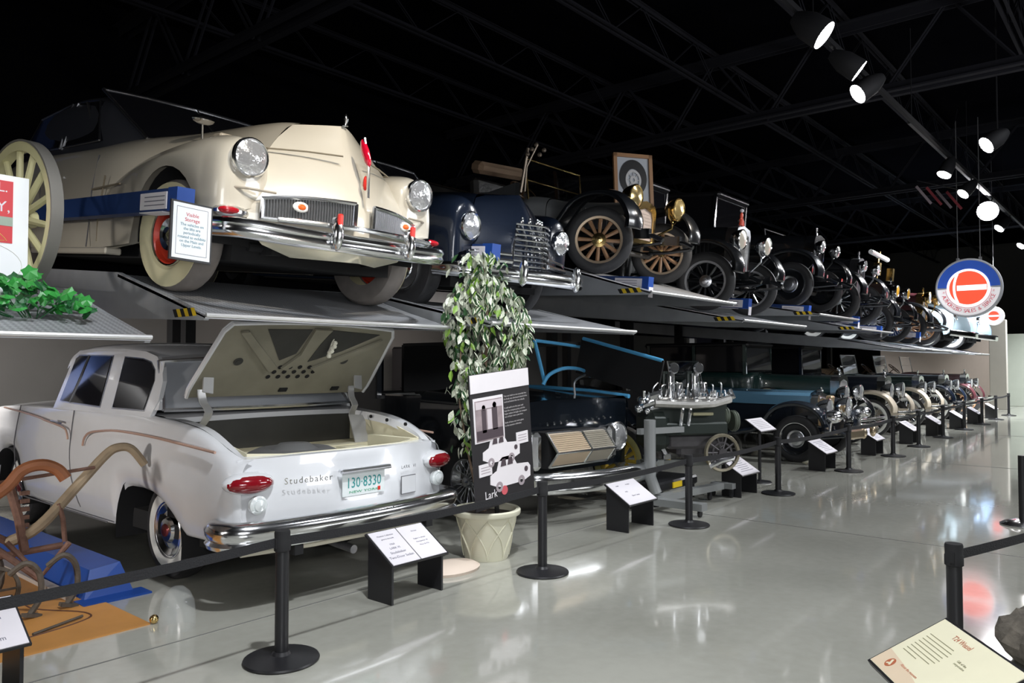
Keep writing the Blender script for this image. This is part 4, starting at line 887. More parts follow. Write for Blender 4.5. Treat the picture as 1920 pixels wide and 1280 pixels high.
    m = MB(); m.cyl((-track + 0.05, 0, Rw), (-0.45, 0, Rw), 0.03); m.cyl((track - 0.05, 0, Rw), (0.45, 0, Rw), 0.03); m.tube([(-0.5, 0, Rw), (-0.4, 0, Rw - 0.08), (0.4, 0, Rw - 0.08), (0.5, 0, Rw)], 0.03, 8); m.cyl((-track + 0.1, 0.12, Rw - 0.04), (track - 0.1, 0.12, Rw - 0.04), 0.014)
    m.cyl((-track, wb, Rw), (track, wb, Rw), 0.04); objs('axle', m, mat('axle_iron', (0.06, 0.055, 0.05), 0.5, 0.4), root)
    m = MB(); m.box((0, hoodl + 0.9, 0.46), (1.0, 3.2, 0.05)); obj('floor_pan', m, BLACKM, root, smooth=0)
    if bumper:
        bar_bumper(root, [(-0.86, -0.55, 0.46), (-0.6, -0.70, 0.46), (0, -0.74, 0.46), (0.6, -0.70, 0.46), (0.86, -0.55, 0.46)], 0.05, 0.015)
        bar_bumper(root, [(-0.86, -0.55, 0.54), (-0.6, -0.70, 0.54), (0, -0.74, 0.54), (0.6, -0.70, 0.54), (0.86, -0.55, 0.54)], 0.05, 0.015)
    return root

VBLACK = paint('black_paint', (0.008, 0.009, 0.011), 0.22)
WOODR = mat('tan_spoke_paint', (0.42, 0.24, 0.13), 0.4)
br = thing('vintage_touring_car', 'open brass-era car with varnished spoke wheels, big brass lamps and flat pale radiator', 'car', (8.03, 4.95, 2.53), (TILT, 0, 0))
vintage(br, mat('weathered_dark_metal', (0.09, 0.095, 0.10), 0.5, 0.3), VBLACK, 'wood', spoke=WOODR, rim=mat('worn_brass_rim', (0.30, 0.23, 0.16), 0.35, 0.7), radm=BRASS, core=mat('pale_radiator', (0.42, 0.36, 0.34), 0.5, 0.2), rw=0.46, rz=(0.42, 0.92), steer=R(32), lampm=BRASS,
        lampx=0.50, lampz=0.90, lampr=0.135, lens=mat('brass_lens', (0.62, 0.48, 0.22), 0.18, 0.8), top='fold', Rw=0.385, ornament=False, hoodl=0.9, hub=BRASS, lampy=-0.30, wt=0.12)
m = MB()
for k in range(5): m.ball((-0.66 + 0.03*k, 1.2 - 0.04*k, 1.46 + 0.06*(k % 3)), 0.03, 8)
m.tube([(-0.66, 1.2, 1.0), (-0.68, 1.18, 1.30), (-0.60, 1.1, 1.58)], 0.012, 6); m.tube([(-0.62, 1.3, 1.0), (-0.60, 1.25, 1.55)], 0.02, 6); obj('horn', m, mat('tarnished_brass', (0.30, 0.25, 0.20), 0.35, 0.8), br)
m = MB(); m.box((-0.35, 1.95, 1.36), (0.9, 0.22, 0.16), Euler((R(10), R(-4), 0)), ch=0.05); obj('rolled_cover', m, mat('tan_canvas', (0.20, 0.13, 0.08), 0.85), br)

specs = [
 # x, y, ground, label, kwargs
 (10.22, 4.72, 2.22, 'black 1920s sedan with tall nickel radiator and red figurine, on the fourth lift', dict(steer=R(15), body=VBLACK, fender=VBLACK, wst='wood', spoke=VBLACK, rim=STEEL, radm=CHROME2, core=mat('silver_core', (0.55, 0.54, 0.52), 0.35, 0.7), rw=0.46, rz=(0.50, 1.20), lampx=0.42, lampz=0.98, lampr=0.13, lens=mat('warm_lens', (0.85, 0.78, 0.66), 0.2, 0.3), top='sedan')),
 (13.0, 4.62, 2.42, 'black sedan with dark pierced disc wheels and small nickel lamps, on the fifth lift', dict(body=VBLACK, fender=VBLACK, wst='disc', rim=VBLACK, radm=VBLACK, lampx=0.36, lampz=1.0, lampr=0.10, top='sedan', Rw=0.36, detail=False)),
 (15.3, 4.62, 2.28, 'dark open tourer with slim nickel lamps, on the sixth lift', dict(body=VBLACK, fender=VBLACK, wst='wood', spoke=VBLACK, radm=CHROME2, rw=0.42, lampx=0.42, lampz=1.05, lampr=0.10, top='fold', detail=False)),
 (17.5, 4.62, 1.98, 'dark touring car with wire wheels and one yellow lamp, on the seventh lift', dict(body=mat('brown_black_paint', (0.035, 0.022, 0.02), 0.3), fender=VBLACK, wst='wire', radm=CHROME, lampx=0.42, lampz=1.05, lampr=0.12, lens=mat('yellow_lens', (0.95, 0.50, 0.06), 0.3), top='fold', detail=False)),
 (20.3, 4.62, 1.98, 'maroon early touring car with brass lamps, on the eighth lift', dict(body=paint('maroon_paint', (0.07, 0.02, 0.025), 0.3), fender=VBLACK, wst='wood', spoke=WOODR, radm=BRASS, lampm=BRASS, lampx=0.45, lampz=1.1, lampr=0.13, top='fold', detail=False)),
]
up_cars = []
for x, y, g, lab, kw in specs:
    o = thing('vintage_car', lab, 'car', (x, y, g), (TILT, 0, 0)); vintage(o, **kw); up_cars.append(o)
m = MB(); m.ball((0.0, -0.10, 1.36), 1, 10, (0.03, 0.025, 0.05)); m.cyl((0, -0.1, 1.22), (0.02, -0.1, 1.33), 0.035, 0.02, 10); m.tube([(0, -0.1, 1.34), (0.05, -0.11, 1.28), (0.07, -0.11, 1.20)], 0.016, 6); m.tube([(0, -0.1, 1.34), (-0.05, -0.11, 1.30)], 0.014, 6)
f = obj('radiator_figurine', m, mat('figurine_red', (0.75, 0.10, 0.05), 0.35), up_cars[0]); m = MB(); m.ball((0, -0.10, 1.43), 0.028, 10); obj('figurine_head', m, PAPER, f)
m = MB(); m.tube([(-0.55, -0.45, 1.30), (0.35, -0.50, 1.24)], 0.045, 8); obj('white_tube_lamp', m, mat('white_gloss', (0.9, 0.9, 0.92), 0.3), up_cars[2])
m = MB(); m.tube([(-0.3, 0.9, 1.1), (-0.3, 0.9, 2.0)], 0.03, 6); m.box((-0.3, 0.9, 1.75), (0.14, 0.14, 0.3)); m.box((-0.3, 0.9, 2.1), (0.08, 0.08, 0.16)); m.box((0.1, 0.7, 1.65), (0.14, 0.14, 0.3)); obj('coach_lamp', m, BRASS, up_cars[4], smooth=0)
o = thing('convertible_car', 'pale blue 1950s car with bright chrome nose, on the ninth lift', 'car', (22.9, 4.8, 1.95), (TILT, 0, 0)); fat_car(o, paint('pale_blue_paint', (0.52, 0.66, 0.74), 0.3), paint('slate_blue_paint', (0.10, 0.15, 0.22), 0.3), ww=WW, detail=False, hoodz=1.15)
bar_bumper(o, [(-0.93, -0.58, 0.42), (-0.5, -0.92, 0.40), (0, -0.99, 0.40), (0.5, -0.92, 0.40), (0.93, -0.58, 0.42)], 0.16, 0.04)
o2 = thing('convertible_car', 'slate blue 1950s car farthest along the lifts, near the sunlit end wall', 'car', (26.0, 4.8, 1.95), (TILT, 0, 0)); fat_car(o2, paint('slate_blue_paint', (0.10, 0.15, 0.22), 0.3), paint('pale_blue_paint', (0.52, 0.66, 0.74), 0.3), ww=WW, detail=False, hoodz=1.15)
o2['label'] = 'slate blue 1950s car at the far end of the row of lifts'
bar_bumper(o2, [(-0.93, -0.58, 0.42), (-0.5, -0.92, 0.40), (0, -0.99, 0.40), (0.5, -0.92, 0.40), (0.93, -0.58, 0.42)], 0.16, 0.04)

# lower tier beyond the engine
TEALP = paint('steel_blue_paint', (0.10, 0.22, 0.33), 0.25); GREENP = paint('dark_green_paint', (0.010, 0.030, 0.027), 0.25)
GOLD = mat('gold_grille', (0.62, 0.47, 0.28), 0.3, 0.8)
low = [
 (14.75, 4.70, 'dark green 1930s saloon with tall chrome radiator, mascot and side-mounted whitewall spare', dict(body=GREENP, fender=VBLACK, wst='wire', white=WWY, radm=CHROME, core=mat('bright_core', (0.6, 0.6, 0.6), 0.3, 0.8), rw=0.52, rz=(0.50, 1.30), lampx=0.42, lampz=0.98, lampr=0.14, top='sedan', side=True, bumper=True)),
 (17.7, 4.70, 'navy 1930s saloon with big chrome lamps, third car beyond the engine display', dict(body=NAVY, fender=mat('cream_fender', (0.55, 0.48, 0.38), 0.3), wst='wire', white=WW, radm=CHROME, core=mat('bright_core', (0.6, 0.6, 0.6), 0.3, 0.8), rw=0.52, rz=(0.50, 1.25), lampx=0.45, lampz=0.95, lampr=0.16, top='sedan', bumper=True, detail=False)),
 (20.6, 4.70, 'teal 1930s car with cream fenders, fourth car beyond the engine display', dict(body=GREENP, fender=mat('cream_fender', (0.55, 0.48, 0.38), 0.3), wst='wire', white=WW, radm=CHROME, rw=0.5, lampx=0.45, lampz=0.95, lampr=0.14, top='fold', bumper=True, detail=False)),
 (23.4, 4.70, 'deep blue roadster with chrome bumper near the far end of the floor row', dict(body=NAVY, fender=NAVY, wst='wire', white=WW, radm=CHROME, rw=0.5, lampx=0.45, lampz=0.95, lampr=0.14, top='fold', bumper=True, detail=False)),
 (26.2, 4.70, 'maroon tourer, last car of the floor row', dict(body=paint('maroon_paint', (0.07, 0.02, 0.025), 0.3), fender=paint('maroon_paint', (0.07, 0.02, 0.025), 0.3), wst='wood', spoke=WOODR, radm=CHROME, rw=0.5, lampx=0.45, lampz=0.95, lampr=0.14, top='fold', bumper=True, detail=False)),
]
lowc = []
for x, y, lab, kw in low:
    o = thing('vintage_car', lab, 'car', (x, y, 0)); vintage(o, **kw); lowc.append(o)
for o, z in ((lowc[0], 1.36), (lowc[1], 1.31)):
    m = MB(); m.ball((0, -0.1, z), 1, 8, (0.035, 0.03, 0.05)); m.box((0, -0.07, z + 0.06), (0.13, 0.015, 0.05)); m.cyl((0, -0.08, z - 0.08), (0, -0.1, z + 0.04), 0.03, 0.02, 8); m.ball((0, -0.12, z + 0.11), 0.025, 8); obj('mascot', m, CHROME, o)

# steel blue car with gilt grille
bp = thing('touring_car', 'steel blue 1930s car with narrow gilt grille and chrome lamps beside the engine display', 'car', (12.65, 4.38, 0))
vintage(bp, paint('black_blue_paint', (0.01, 0.014, 0.022), 0.2), paint('black_blue_paint', (0.01, 0.014, 0.022), 0.2), 'disc', white=None, rim=VBLACK, radm=CHROME, core=GOLD, rw=0.46, rz=(0.42, 1.04), lampx=0.46, lampz=0.80, lampr=0.17, top='open', bumper=False, lampy=-0.40, hoodl=1.9, wb=3.6, Rw=0.36, ornament=False)
m = MB(); m.grid([[(sx*(w + 0.014), y, z - 0.20), (sx*(w + 0.014), y, z - 0.05), (sx*(w - 0.03), y, z - 0.005), (0, y, z + 0.03)] for sx in (-1,) for y, w, z in ((-0.04, 0.225, 1.05), (0.5, 0.285, 1.055), (1.0, 0.32, 1.06), (1.9, 0.37, 1.08), (2.02, 0.44, 1.10))])
m.grid([[((w + 0.014), y, z - 0.20), ((w + 0.014), y, z - 0.05), ((w - 0.03), y, z - 0.005), (0, y, z + 0.03)] for y, w, z in ((-0.04, 0.225, 1.05), (0.5, 0.285, 1.055), (1.0, 0.32, 1.06), (1.9, 0.37, 1.08), (2.02, 0.44, 1.10))], flip=True); obj('bonnet_top', m, TEALP, bp)
m = MB(); m.box((0, -0.24, 0.70), (0.15, 0.10, 0.62), Euler((R(8), 0, 0)), ch=0.02); obj('gilt_grille', m, GOLD, bp)
m = MB()
for s in (-1, 1): m.box((s*0.50, -0.80, 0.46), (0.50, 0.06, 0.15), Euler((0, 0, s*R(10))), ch=0.03); m.ball((s*0.24, -0.84, 0.47), 1, 10, (0.04, 0.05, 0.10))
objs('bumper', m, mat('gilt_bumper', (0.55, 0.45, 0.32), 0.22, 0.9), bp)
m = MB()
for s in (-1, 1): m.ball((s*0.72, -0.55, 0.72), 1, 14, (0.10, 0.14, 0.10)); m.ball((s*0.28, -0.70, 0.42), 1, 12, (0.07, 0.05, 0.07)); m.cyl((s*0.72, -0.5, 0.5), (s*0.72, -0.52, 0.66), 0.02)
objs('auxiliary_lamp', m, CHROME, bp)
m = MB(); m.ball((0, -0.12, 1.08), 1, 10, (0.02, 0.06, 0.03)); m.ball((0, -0.14, 1.12), 0.02, 8); obj('mascot', m, CHROME, bp)
# ------------------------------------------------------------------ black coupe with sky blue piping
BPIP = mat('sky_blue_piping', (0.10, 0.42, 0.75), 0.35, coat=0.4)
COUPE = paint('blue_black_paint', (0.006, 0.009, 0.014), 0.2)
cc = thing('show_coupe', 'black open coupe edged in sky blue, with box-shaped pale grille and one yellow wheel', 'car', (6.55, 4.95, 0), (0, 0, R(-5)))
W2 = 0.92
keys = [[(0.86, -0.25, 0.42), (0.90, -0.27, 0.7), (0.90, -0.25, 1.12), (0.6, -0.26, 1.14), (0.3, -0.27, 1.15), (0, -0.28, 1.15)],
        [(0.90, 0.3, 0.36), (0.93, 0.3, 0.7), (0.93, 0.3, 1.15), (0.66, 0.3, 1.17), (0.3, 0.3, 1.18), (0, 0.3, 1.18)],
        [(0.90, 1.1, 0.30), (0.94, 1.1, 0.7), (0.93, 1.1, 1.16), (0.70, 1.1, 1.22), (0.35, 1.1, 1.24), (0, 1.1, 1.25)],
        [(0.90, 1.3, 0.30), (0.94, 1.3, 0.7), (0.93, 1.3, 1.14), (0.86, 1.3, 1.16), (0.84, 1.3, 0.9), (0.84, 1.3, 0.5)]]
m = MB(); both(m, hull3(m, keys[:3], 8, 4, [circ_arch(0.05, 0.38, 0.45, 0.36)], 2)); m.add([(x, -0.25 - 0.01*(x > 5), z) for x, z in ((-0.86, 0.42), (0.86, 0.42), (0.89, 1.12), (0.3, 1.15), (-0.3, 1.15), (-0.89, 1.12))], [tuple(range(6))])
obj('body', m, COUPE, cc, smooth=50)
for s in (-1, 1):
    m = MB(); m.grid([[(s*0.90, y, 0.30), (s*0.94, y, 0.7), (s*0.93, y, 1.15 if y > 1.2 else 1.16), (s*0.85, y, 1.16), (s*0.84, y, 0.45)] for y in (1.1, 1.5, 2.2, 3.0, 3.6, 3.9)]); obj('door', m, COUPE, cc, smooth=50)
m = MB(); m.box((0, 3.4, 0.75), (1.8, 0.9, 0.8), ch=0.1); m.box((0, 1.9, 0.38), (1.75, 2.2, 0.1)); obj('rear_deck', m, COUPE, cc, smooth=30)
SEAT = mat('grey_seat_leather', (0.16, 0.16, 0.155), 0.45, noise=(12, 0.3), bump=(18, 0.4))
for sx in (-0.48, 0.44):
    m = MB(); m.box((sx, 1.95, 0.62), (0.70, 0.55, 0.16), ch=0.05); m.box((sx, 2.18, 0.90), (0.72, 0.18, 0.50), Euler((R(-12), 0, 0)), ch=0.06)
    for k in range(5): m.box((sx - 0.28 + 0.14*k, 2.075, 0.92), (0.11, 0.06, 0.44), Euler((R(-12), 0, 0)), ch=0.025)
    obj('seat', m, SEAT, cc, smooth=30)
m = MB(); m.tube([(0.20, 0.50, 1.77), (0.30, 0.52, 1.55), (0.42, 0.55, 1.30)], 0.022, 8); m.tube([(0.20, 0.50, 1.77), (0.7, 0.54, 1.74), (1.14, 0.58, 1.71)], 0.02, 8)
m.tube(cr([(0.34, 0.50, 1.27), (0.42, 0.48, 1.38), (0.62, 0.46, 1.45), (0.85, 0.46, 1.455), (1.05, 0.48, 1.42), (1.18, 0.5, 1.36)], 4), 0.022, 8)
obj('windscreen_frame', m, BPIP, cc)
m = MB()
m.tube([(0.92, -0.27, 1.145), (0.945, 0.3, 1.19), (0.945, 1.1, 1.22), (0.945, 1.9, 1.22)], 0.024, 8)
obj('belt_piping', m, BPIP, cc)
m = MB(); m.box((1.05, -0.02, 1.47), (0.025, 1.2, 0.42), Euler((R(13), 0, 0))); pnl = obj('raised_panel', m, BLACKM, cc, smooth=0)
m = MB(); m.tube([(1.05, -0.63, 1.54), (1.05, 0.50, 1.81)], 0.022, 8); obj('panel_piping', m, BPIP, pnl)
m = MB(); m.box((0.55, 1.55, 1.75), (1.3, 2.0, 0.04)); m.box((0.55, 2.55, 1.45), (1.3, 0.05, 0.6)); obj('hard_top', m, BLACKM, cc, smooth=0)
m = MB(); m.box((-0.95, 2.3, 1.36), (0.06, 0.9, 0.5)); m.box((-0.62, 2.9, 1.38), (0.9, 0.06, 0.45)); obj('raised_door', m, COUPE, cc, smooth=0)
m = MB(); m.tube(cr([(0.42, 0.05, 0.88), (0.42, 0.1, 1.22), (0.46, 0.12, 1.32), (0.72, 0.2, 1.38)], 4), 0.012, 6); m.ball((0.36, 0, 0.93), 0.03, 8); m.ball((0.47, -0.02, 0.93), 0.03, 8); obj('prop_rod', m, CHROME2, cc)
m = MB()
for k in range(11): m.ball((-0.45 + 0.10*k, -0.30, 0.90 + 0.003*k), 0.014, 6)
obj('rivets', m, CHROME, cc)
SLA = mat('cream_slat', (0.62, 0.50, 0.36), 0.35, 0.3); SLB = mat('pale_slat', (0.50, 0.46, 0.38), 0.3, 0.5)
m = MB(); m.box((-0.27, -0.42, 0.68), (0.86, 0.24, 0.34)); gb = obj('grille_box', m, BLACKM, cc, smooth=0)
for (xa, xb, mt) in ((-0.70, -0.22, SLA), (-0.20, 0.15, SLB)):
    for (z0, y0, z1, y1) in ((0.675, -0.66, 0.83, -0.53), (0.665, -0.66, 0.545, -0.56)):
        m = MB()
        for k in range(9): t = (k + 0.5)/9; m.box(((xa + xb)/2, y0 + (y1 - y0)*t, z0 + (z1 - z0)*t), (xb - xa, 0.020, abs(z1 - z0)/9*0.82))
        obj('grille_slats', m, mt, gb, smooth=0)
m = MB(); 
for x in (-0.71, -0.21, 0.16): m.tube([(x, -0.53, 0.845), (x, -0.67, 0.67), (x, -0.56, 0.535)], 0.014, 6)
m.tube([(-0.71, -0.53, 0.845), (0.16, -0.53, 0.845)], 0.018, 6); m.tube([(-0.71, -0.67, 0.67), (0.16, -0.67, 0.67)], 0.012, 6); m.tube([(-0.71, -0.56, 0.535), (0.16, -0.56, 0.535)], 0.016, 6)
m.box((0.26, -0.47, 0.70), (0.14, 0.2, 0.34), ch=0.04); m.box((-0.80, -0.42, 0.68), (0.12, 0.2, 0.36), ch=0.04); obj('grille_frame', m, CHROME, gb)
for s, x in ((-1, -0.92), (1, 0.50)):
    headlamp(cc, (x, -0.42, 0.74), 0.15, 0.20, lens=LENS)
bar_bumper(cc, [(-0.98, -0.40, 0.40), (-0.92, -0.62, 0.40), (-0.5, -0.76, 0.395), (0, -0.80, 0.39), (0.5, -0.76, 0.395), (0.90, -0.62, 0.40), (0.98, -0.40, 0.40)], 0.20, 0.05)
YEL2 = mat('ochre_wheel_paint', (0.42, 0.30, 0.04), 0.35)
wheel(cc, (1.06, -0.05, 0.40), -1, 0.40, 0.15, 'wood', rim=YEL2, spoke=YEL2, white=mat('khaki_tyre_wall', (0.34, 0.31, 0.12), 0.6), rimr=0.66)
wheel(cc, (-1.10, 0.12, 0.37), -1, 0.37, 0.15, 'wire', rim=CHROME2)
for s in (-1, 1): wheel(cc, (s*0.9, 2.9, 0.37), s, 0.37, 0.15, 'wire', rim=CHROME2)

# ------------------------------------------------------------------ engine on its stand
en = thing('display_engine', 'straight engine with chrome twin carburettors and spoked flywheel, bolted to a grey stand', 'engine', (7.80, 4.12, 0), (0, 0, R(-38)))
BLK = mat('engine_dark_green', (0.022, 0.03, 0.026), 0.4, 0.2); PAN = mat('oil_pan_grey', (0.11, 0.105, 0.11), 0.35, 0.6, noise=(14, 0.3)); CST = mat('cast_alloy', (0.45, 0.44, 0.42), 0.32, 0.8, noise=(18, 0.3))
m = MB(); m.box((0, 0, 0.92), (0.92, 0.30, 0.34), ch=0.03); m.box((0, -0.02, 0.80), (0.88, 0.36, 0.14), ch=0.02); m.box((-0.36, 0, 0.78), (0.28, 0.44, 0.44), ch=0.08); obj('engine_block', m, BLK, en, smooth=25)
m = MB(); m.box((0.08, 0, 0.66), (0.66, 0.34, 0.16), ch=0.03); m.box((0.12, 0, 0.55), (0.5, 0.28, 0.14), ch=0.04); obj('oil_pan', m, PAN, en, smooth=25)
m = MB(); m.box((0, 0, 1.11), (0.98, 0.30, 0.06), ch=0.015); m.tube([(-0.42, -0.20, 1.08), (0.0, -0.22, 1.06), (0.25, -0.22, 1.07), (0.46, -0.20, 1.12)], 0.045, 8); 
for k in range(6): m.cyl((-0.38 + 0.15*k, -0.2, 1.09), (-0.38 + 0.15*k, -0.08, 1.12), 0.032, n=8)
obj('manifold', m, CST, en, smooth=30)
random.seed(3)
m = MB()
for k in range(26):
    x = -0.5 + 0.04*k + random.uniform(-0.02, 0.02); m.cyl((x, -0.15 + random.uniform(-.05, .08), 1.13), (x + random.uniform(-.02, .02), -0.14, 1.18 + random.uniform(0, 0.06)), random.uniform(0.008, 0.022), n=6)
for k in range(8): m.ball((-0.5 + 0.14*k, -0.20, 1.12 + 0.03*(k % 2)), 0.028, 8)
obj('bolts_and_fittings', m, CHROME, en)
for x in (-0.16, 0.13):
    m = MB(); m.cyl((x, -0.02, 1.13), (x, -0.02, 1.40), 0.055, 0.045, 12); m.cyl((x, -0.02, 1.36), (x, -0.10, 1.44), 0.03, n=10); m.lathe([(0.001, -0.02), (0.05, -0.02), (0.062, 0.0), (0.05, 0.02), (0.001, 0.02)], 16, 'y', (x, -0.12, 1.46)); m.box((x + 0.09, -0.06, 1.24), (0.06, 0.06, 0.12), ch=0.01); m.cyl((x + 0.05, -0.05, 1.30), (x + 0.12, -0.06, 1.27), 0.015)
    c = obj('carburettor', m, CHROME, en, smooth=35); m = MB(); m.cyl((x - 0.07, 0, 1.16), (x - 0.07, 0, 1.42), 0.022, n=8); m.box((x - 0.06, 0, 1.41), (0.06, 0.04, 0.03)); obj('linkage', m, BLK, c)
for x in (-0.10, -0.01):
    m = MB(); m.tube(cr([(x, -0.20, 1.07), (x - 0.01, -0.22, 0.98), (x - 0.02, -0.19, 0.84)], 4), 0.022, 8); obj('water_pipe', m, CHROME, en)
m = MB()
for k in range(9): m.tube(cr([(-0.40 + 0.1*k, -0.10, 1.15), (-0.42 + 0.1*k, -0.16, 1.24 + 0.02*(k % 3)), (-0.34 + 0.09*k, -0.10, 1.30 - 0.02*(k % 2))], 3), 0.008, 5)
obj('fuel_lines', m, CHROME2, en)
m = MB()
for (dx, dz, r) in ((-0.50, 1.10, 0.10), (-0.56, 1.02, 0.07), (-0.46, 0.99, 0.06)): m.tube([(dx, -0.05, dz), (dx + 0.05, -0.14, dz + 0.04), (dx + 0.15, -0.16, dz + 0.07)], r*0.55, 8); m.ball((dx, -0.1, dz), r*0.7, 10)
objs('water_outlet', m, CHROME, en)
for (x, z, r) in ((0.46, 0.93, 0.105), (0.57, 0.87, 0.12)):
    m = MB(); m.lathe([(0.001, 0.03), (r*0.9, 0.03), (r, 0.015), (r*0.92, 0), (r, -0.015), (r*0.9, -0.03), (0.001, -0.03)], 24, 'x', (x, -0.06, z)); obj('pulley', m, mat('pulley_green_grey', (0.12, 0.14, 0.11), 0.45, 0.4), en)
m = MB(); m.box((0.14, -0.20, 0.96), (0.24, 0.03, 0.035), ch=0.008); obj('nameplate_cover', m, mat('cast_yellow', (0.40, 0.38, 0.24), 0.4, 0.4), en)
m = MB(); m.lathe([(0.175, -0.02), (0.20, -0.025), (0.21, 0), (0.20, 0.025), (0.175, 0.02)], 32, 'y', closed=True)
fw = obj('flywheel', m, mat('flywheel_bronze', (0.30, 0.27, 0.20), 0.4, 0.6), en, loc=(0.34, -0.24, 0.54))
m = MB(); 
for k in range(10): a = 2*PI*k/10; m.cyl((0.03*math.cos(a), 0, 0.03*math.sin(a)), (0.18*math.cos(a), 0, 0.18*math.sin(a)), 0.011, n=6)
m.lathe([(0.001, -0.03), (0.05, -0.03), (0.05, 0.02), (0.001, 0.02)], 14, 'y'); m.lathe([(0.10, -0.008), (0.12, -0.008), (0.12, 0.008), (0.10, 0.008)], 24, 'y', closed=True); obj('flywheel_spokes', m, PAN, fw)
m = MB(); m.tube([(0.18, -0.27, 0.40), (0.30, -0.30, 0.46), (0.44, -0.30, 0.49)], 0.03, 8); m.box((-0.26, -0.14, 0.50), (0.09, 0.06, 0.07), ch=0.01); m.cyl((-0.34, -0.14, 0.64), (-0.27, -0.14, 0.52), 0.028, n=8); objs('chrome_lever', m, CHROME, en)
m = MB(); m.box((-0.05, -0.02, 0.42), (1.0, 0.10, 0.07), ch=0.01); m.box((-0.42, -0.12, 0.44), (0.22, 0.14, 0.06)); objs('support_rail', m, mat('stand_grey_green', (0.17, 0.18, 0.17), 0.5, 0.2), en, smooth=0)
st = thing('engine_stand', 'grey steel engine stand with upright post and small castors', 'stand', (7.0, 4.0, 0))
SG = mat('stand_grey', (0.24, 0.25, 0.25), 0.45, 0.2)
m = MB(); m.tube([(0, 0.08, 0.93), (0.0, 0.08, 0.35), (0.02, 0.02, 0.18)], 0.06, 12); m.box((0.3, 0.12, 0.80), (0.6, 0.06, 0.06), Euler((0, 0, R(-20)))); obj('post', m, SG, st)
m = MB(); m.box((0.65, -0.05, 0.13), (1.35, 0.09, 0.07), Euler((0, 0, R(-6)))); m.box((0.03, -0.06, 0.10), (0.12, 0.9, 0.07)); m.box((1.28, -0.12, 0.13), (0.10, 0.26, 0.06)); obj('base_frame', m, SG, st, smooth=0)
for p in ((0.03, -0.46), (0.03, 0.34), (1.28, -0.22), (0.98, -0.10), (1.28, 0.0)):
    m = MB(); m.cyl((p[0], p[1] - 0.012, 0.035), (p[0], p[1] + 0.012, 0.035), 0.035, n=14); m.box((p[0], p[1], 0.075), (0.05, 0.035, 0.04)); obj('castor', m, BLACK, st, smooth=0)
tb = thing('cylinder_display', 'small black trolley with yellow strip under the engine', 'trolley', (7.55, 4.35, 0)); m = MB(); m.box((0.1, 0, 0.20), (0.9, 0.5, 0.10), ch=0.02); obj('tray', m, BLACK, tb, smooth=0); m = MB(); m.box((0.05, -0.258, 0.20), (0.2, 0.012, 0.06)); obj('yellow_strip', m, YEL, tb, smooth=0)
for sx in (-0.3, 0.5):
    for sy in (-0.2, 0.2): m = MB(); m.cyl((sx, sy, 0), (sx, sy, 0.16), 0.03, n=8); obj('leg', m, BLACK, tb)

# ------------------------------------------------------------------ car lifts
lifts = [  # x0, x1, ytip, ztip, ground at y=4.95
 (-0.25, 1.98, 4.31, 1.65, 1.83), (2.29, 4.33, 4.30, 1.79, 1.97), (4.43, 6.55, 3.97, 1.82, 2.03), (6.98, 9.02, 4.05, 2.25, 2.52), (9.14, 11.30, 4.0, 2.05, 2.245), (11.88, 13.82, 4.0, 2.26, 2.44), (14.3, 16.35, 4.1, 2.12, 2.30),
 (16.5, 18.5, 4.0, 1.82, 1.99), (19.1, 21.2, 4.0, 1.82, 1.99), (21.8, 23.9, 4.1, 1.80, 1.97), (24.9, 27.0, 4.1, 1.80, 1.97)]
ordn = ['the potted greenery and wagon wheel', 'the cream coupe', 'the dark blue saloon', 'the brass-era car', 'the sedan with the figurine', 'the disc-wheeled sedan', 'the slim-lamped tourer', 'the wire-wheeled tourer', 'the maroon tourer', 'the pale blue car', 'the farthest car']
HAZ = MB
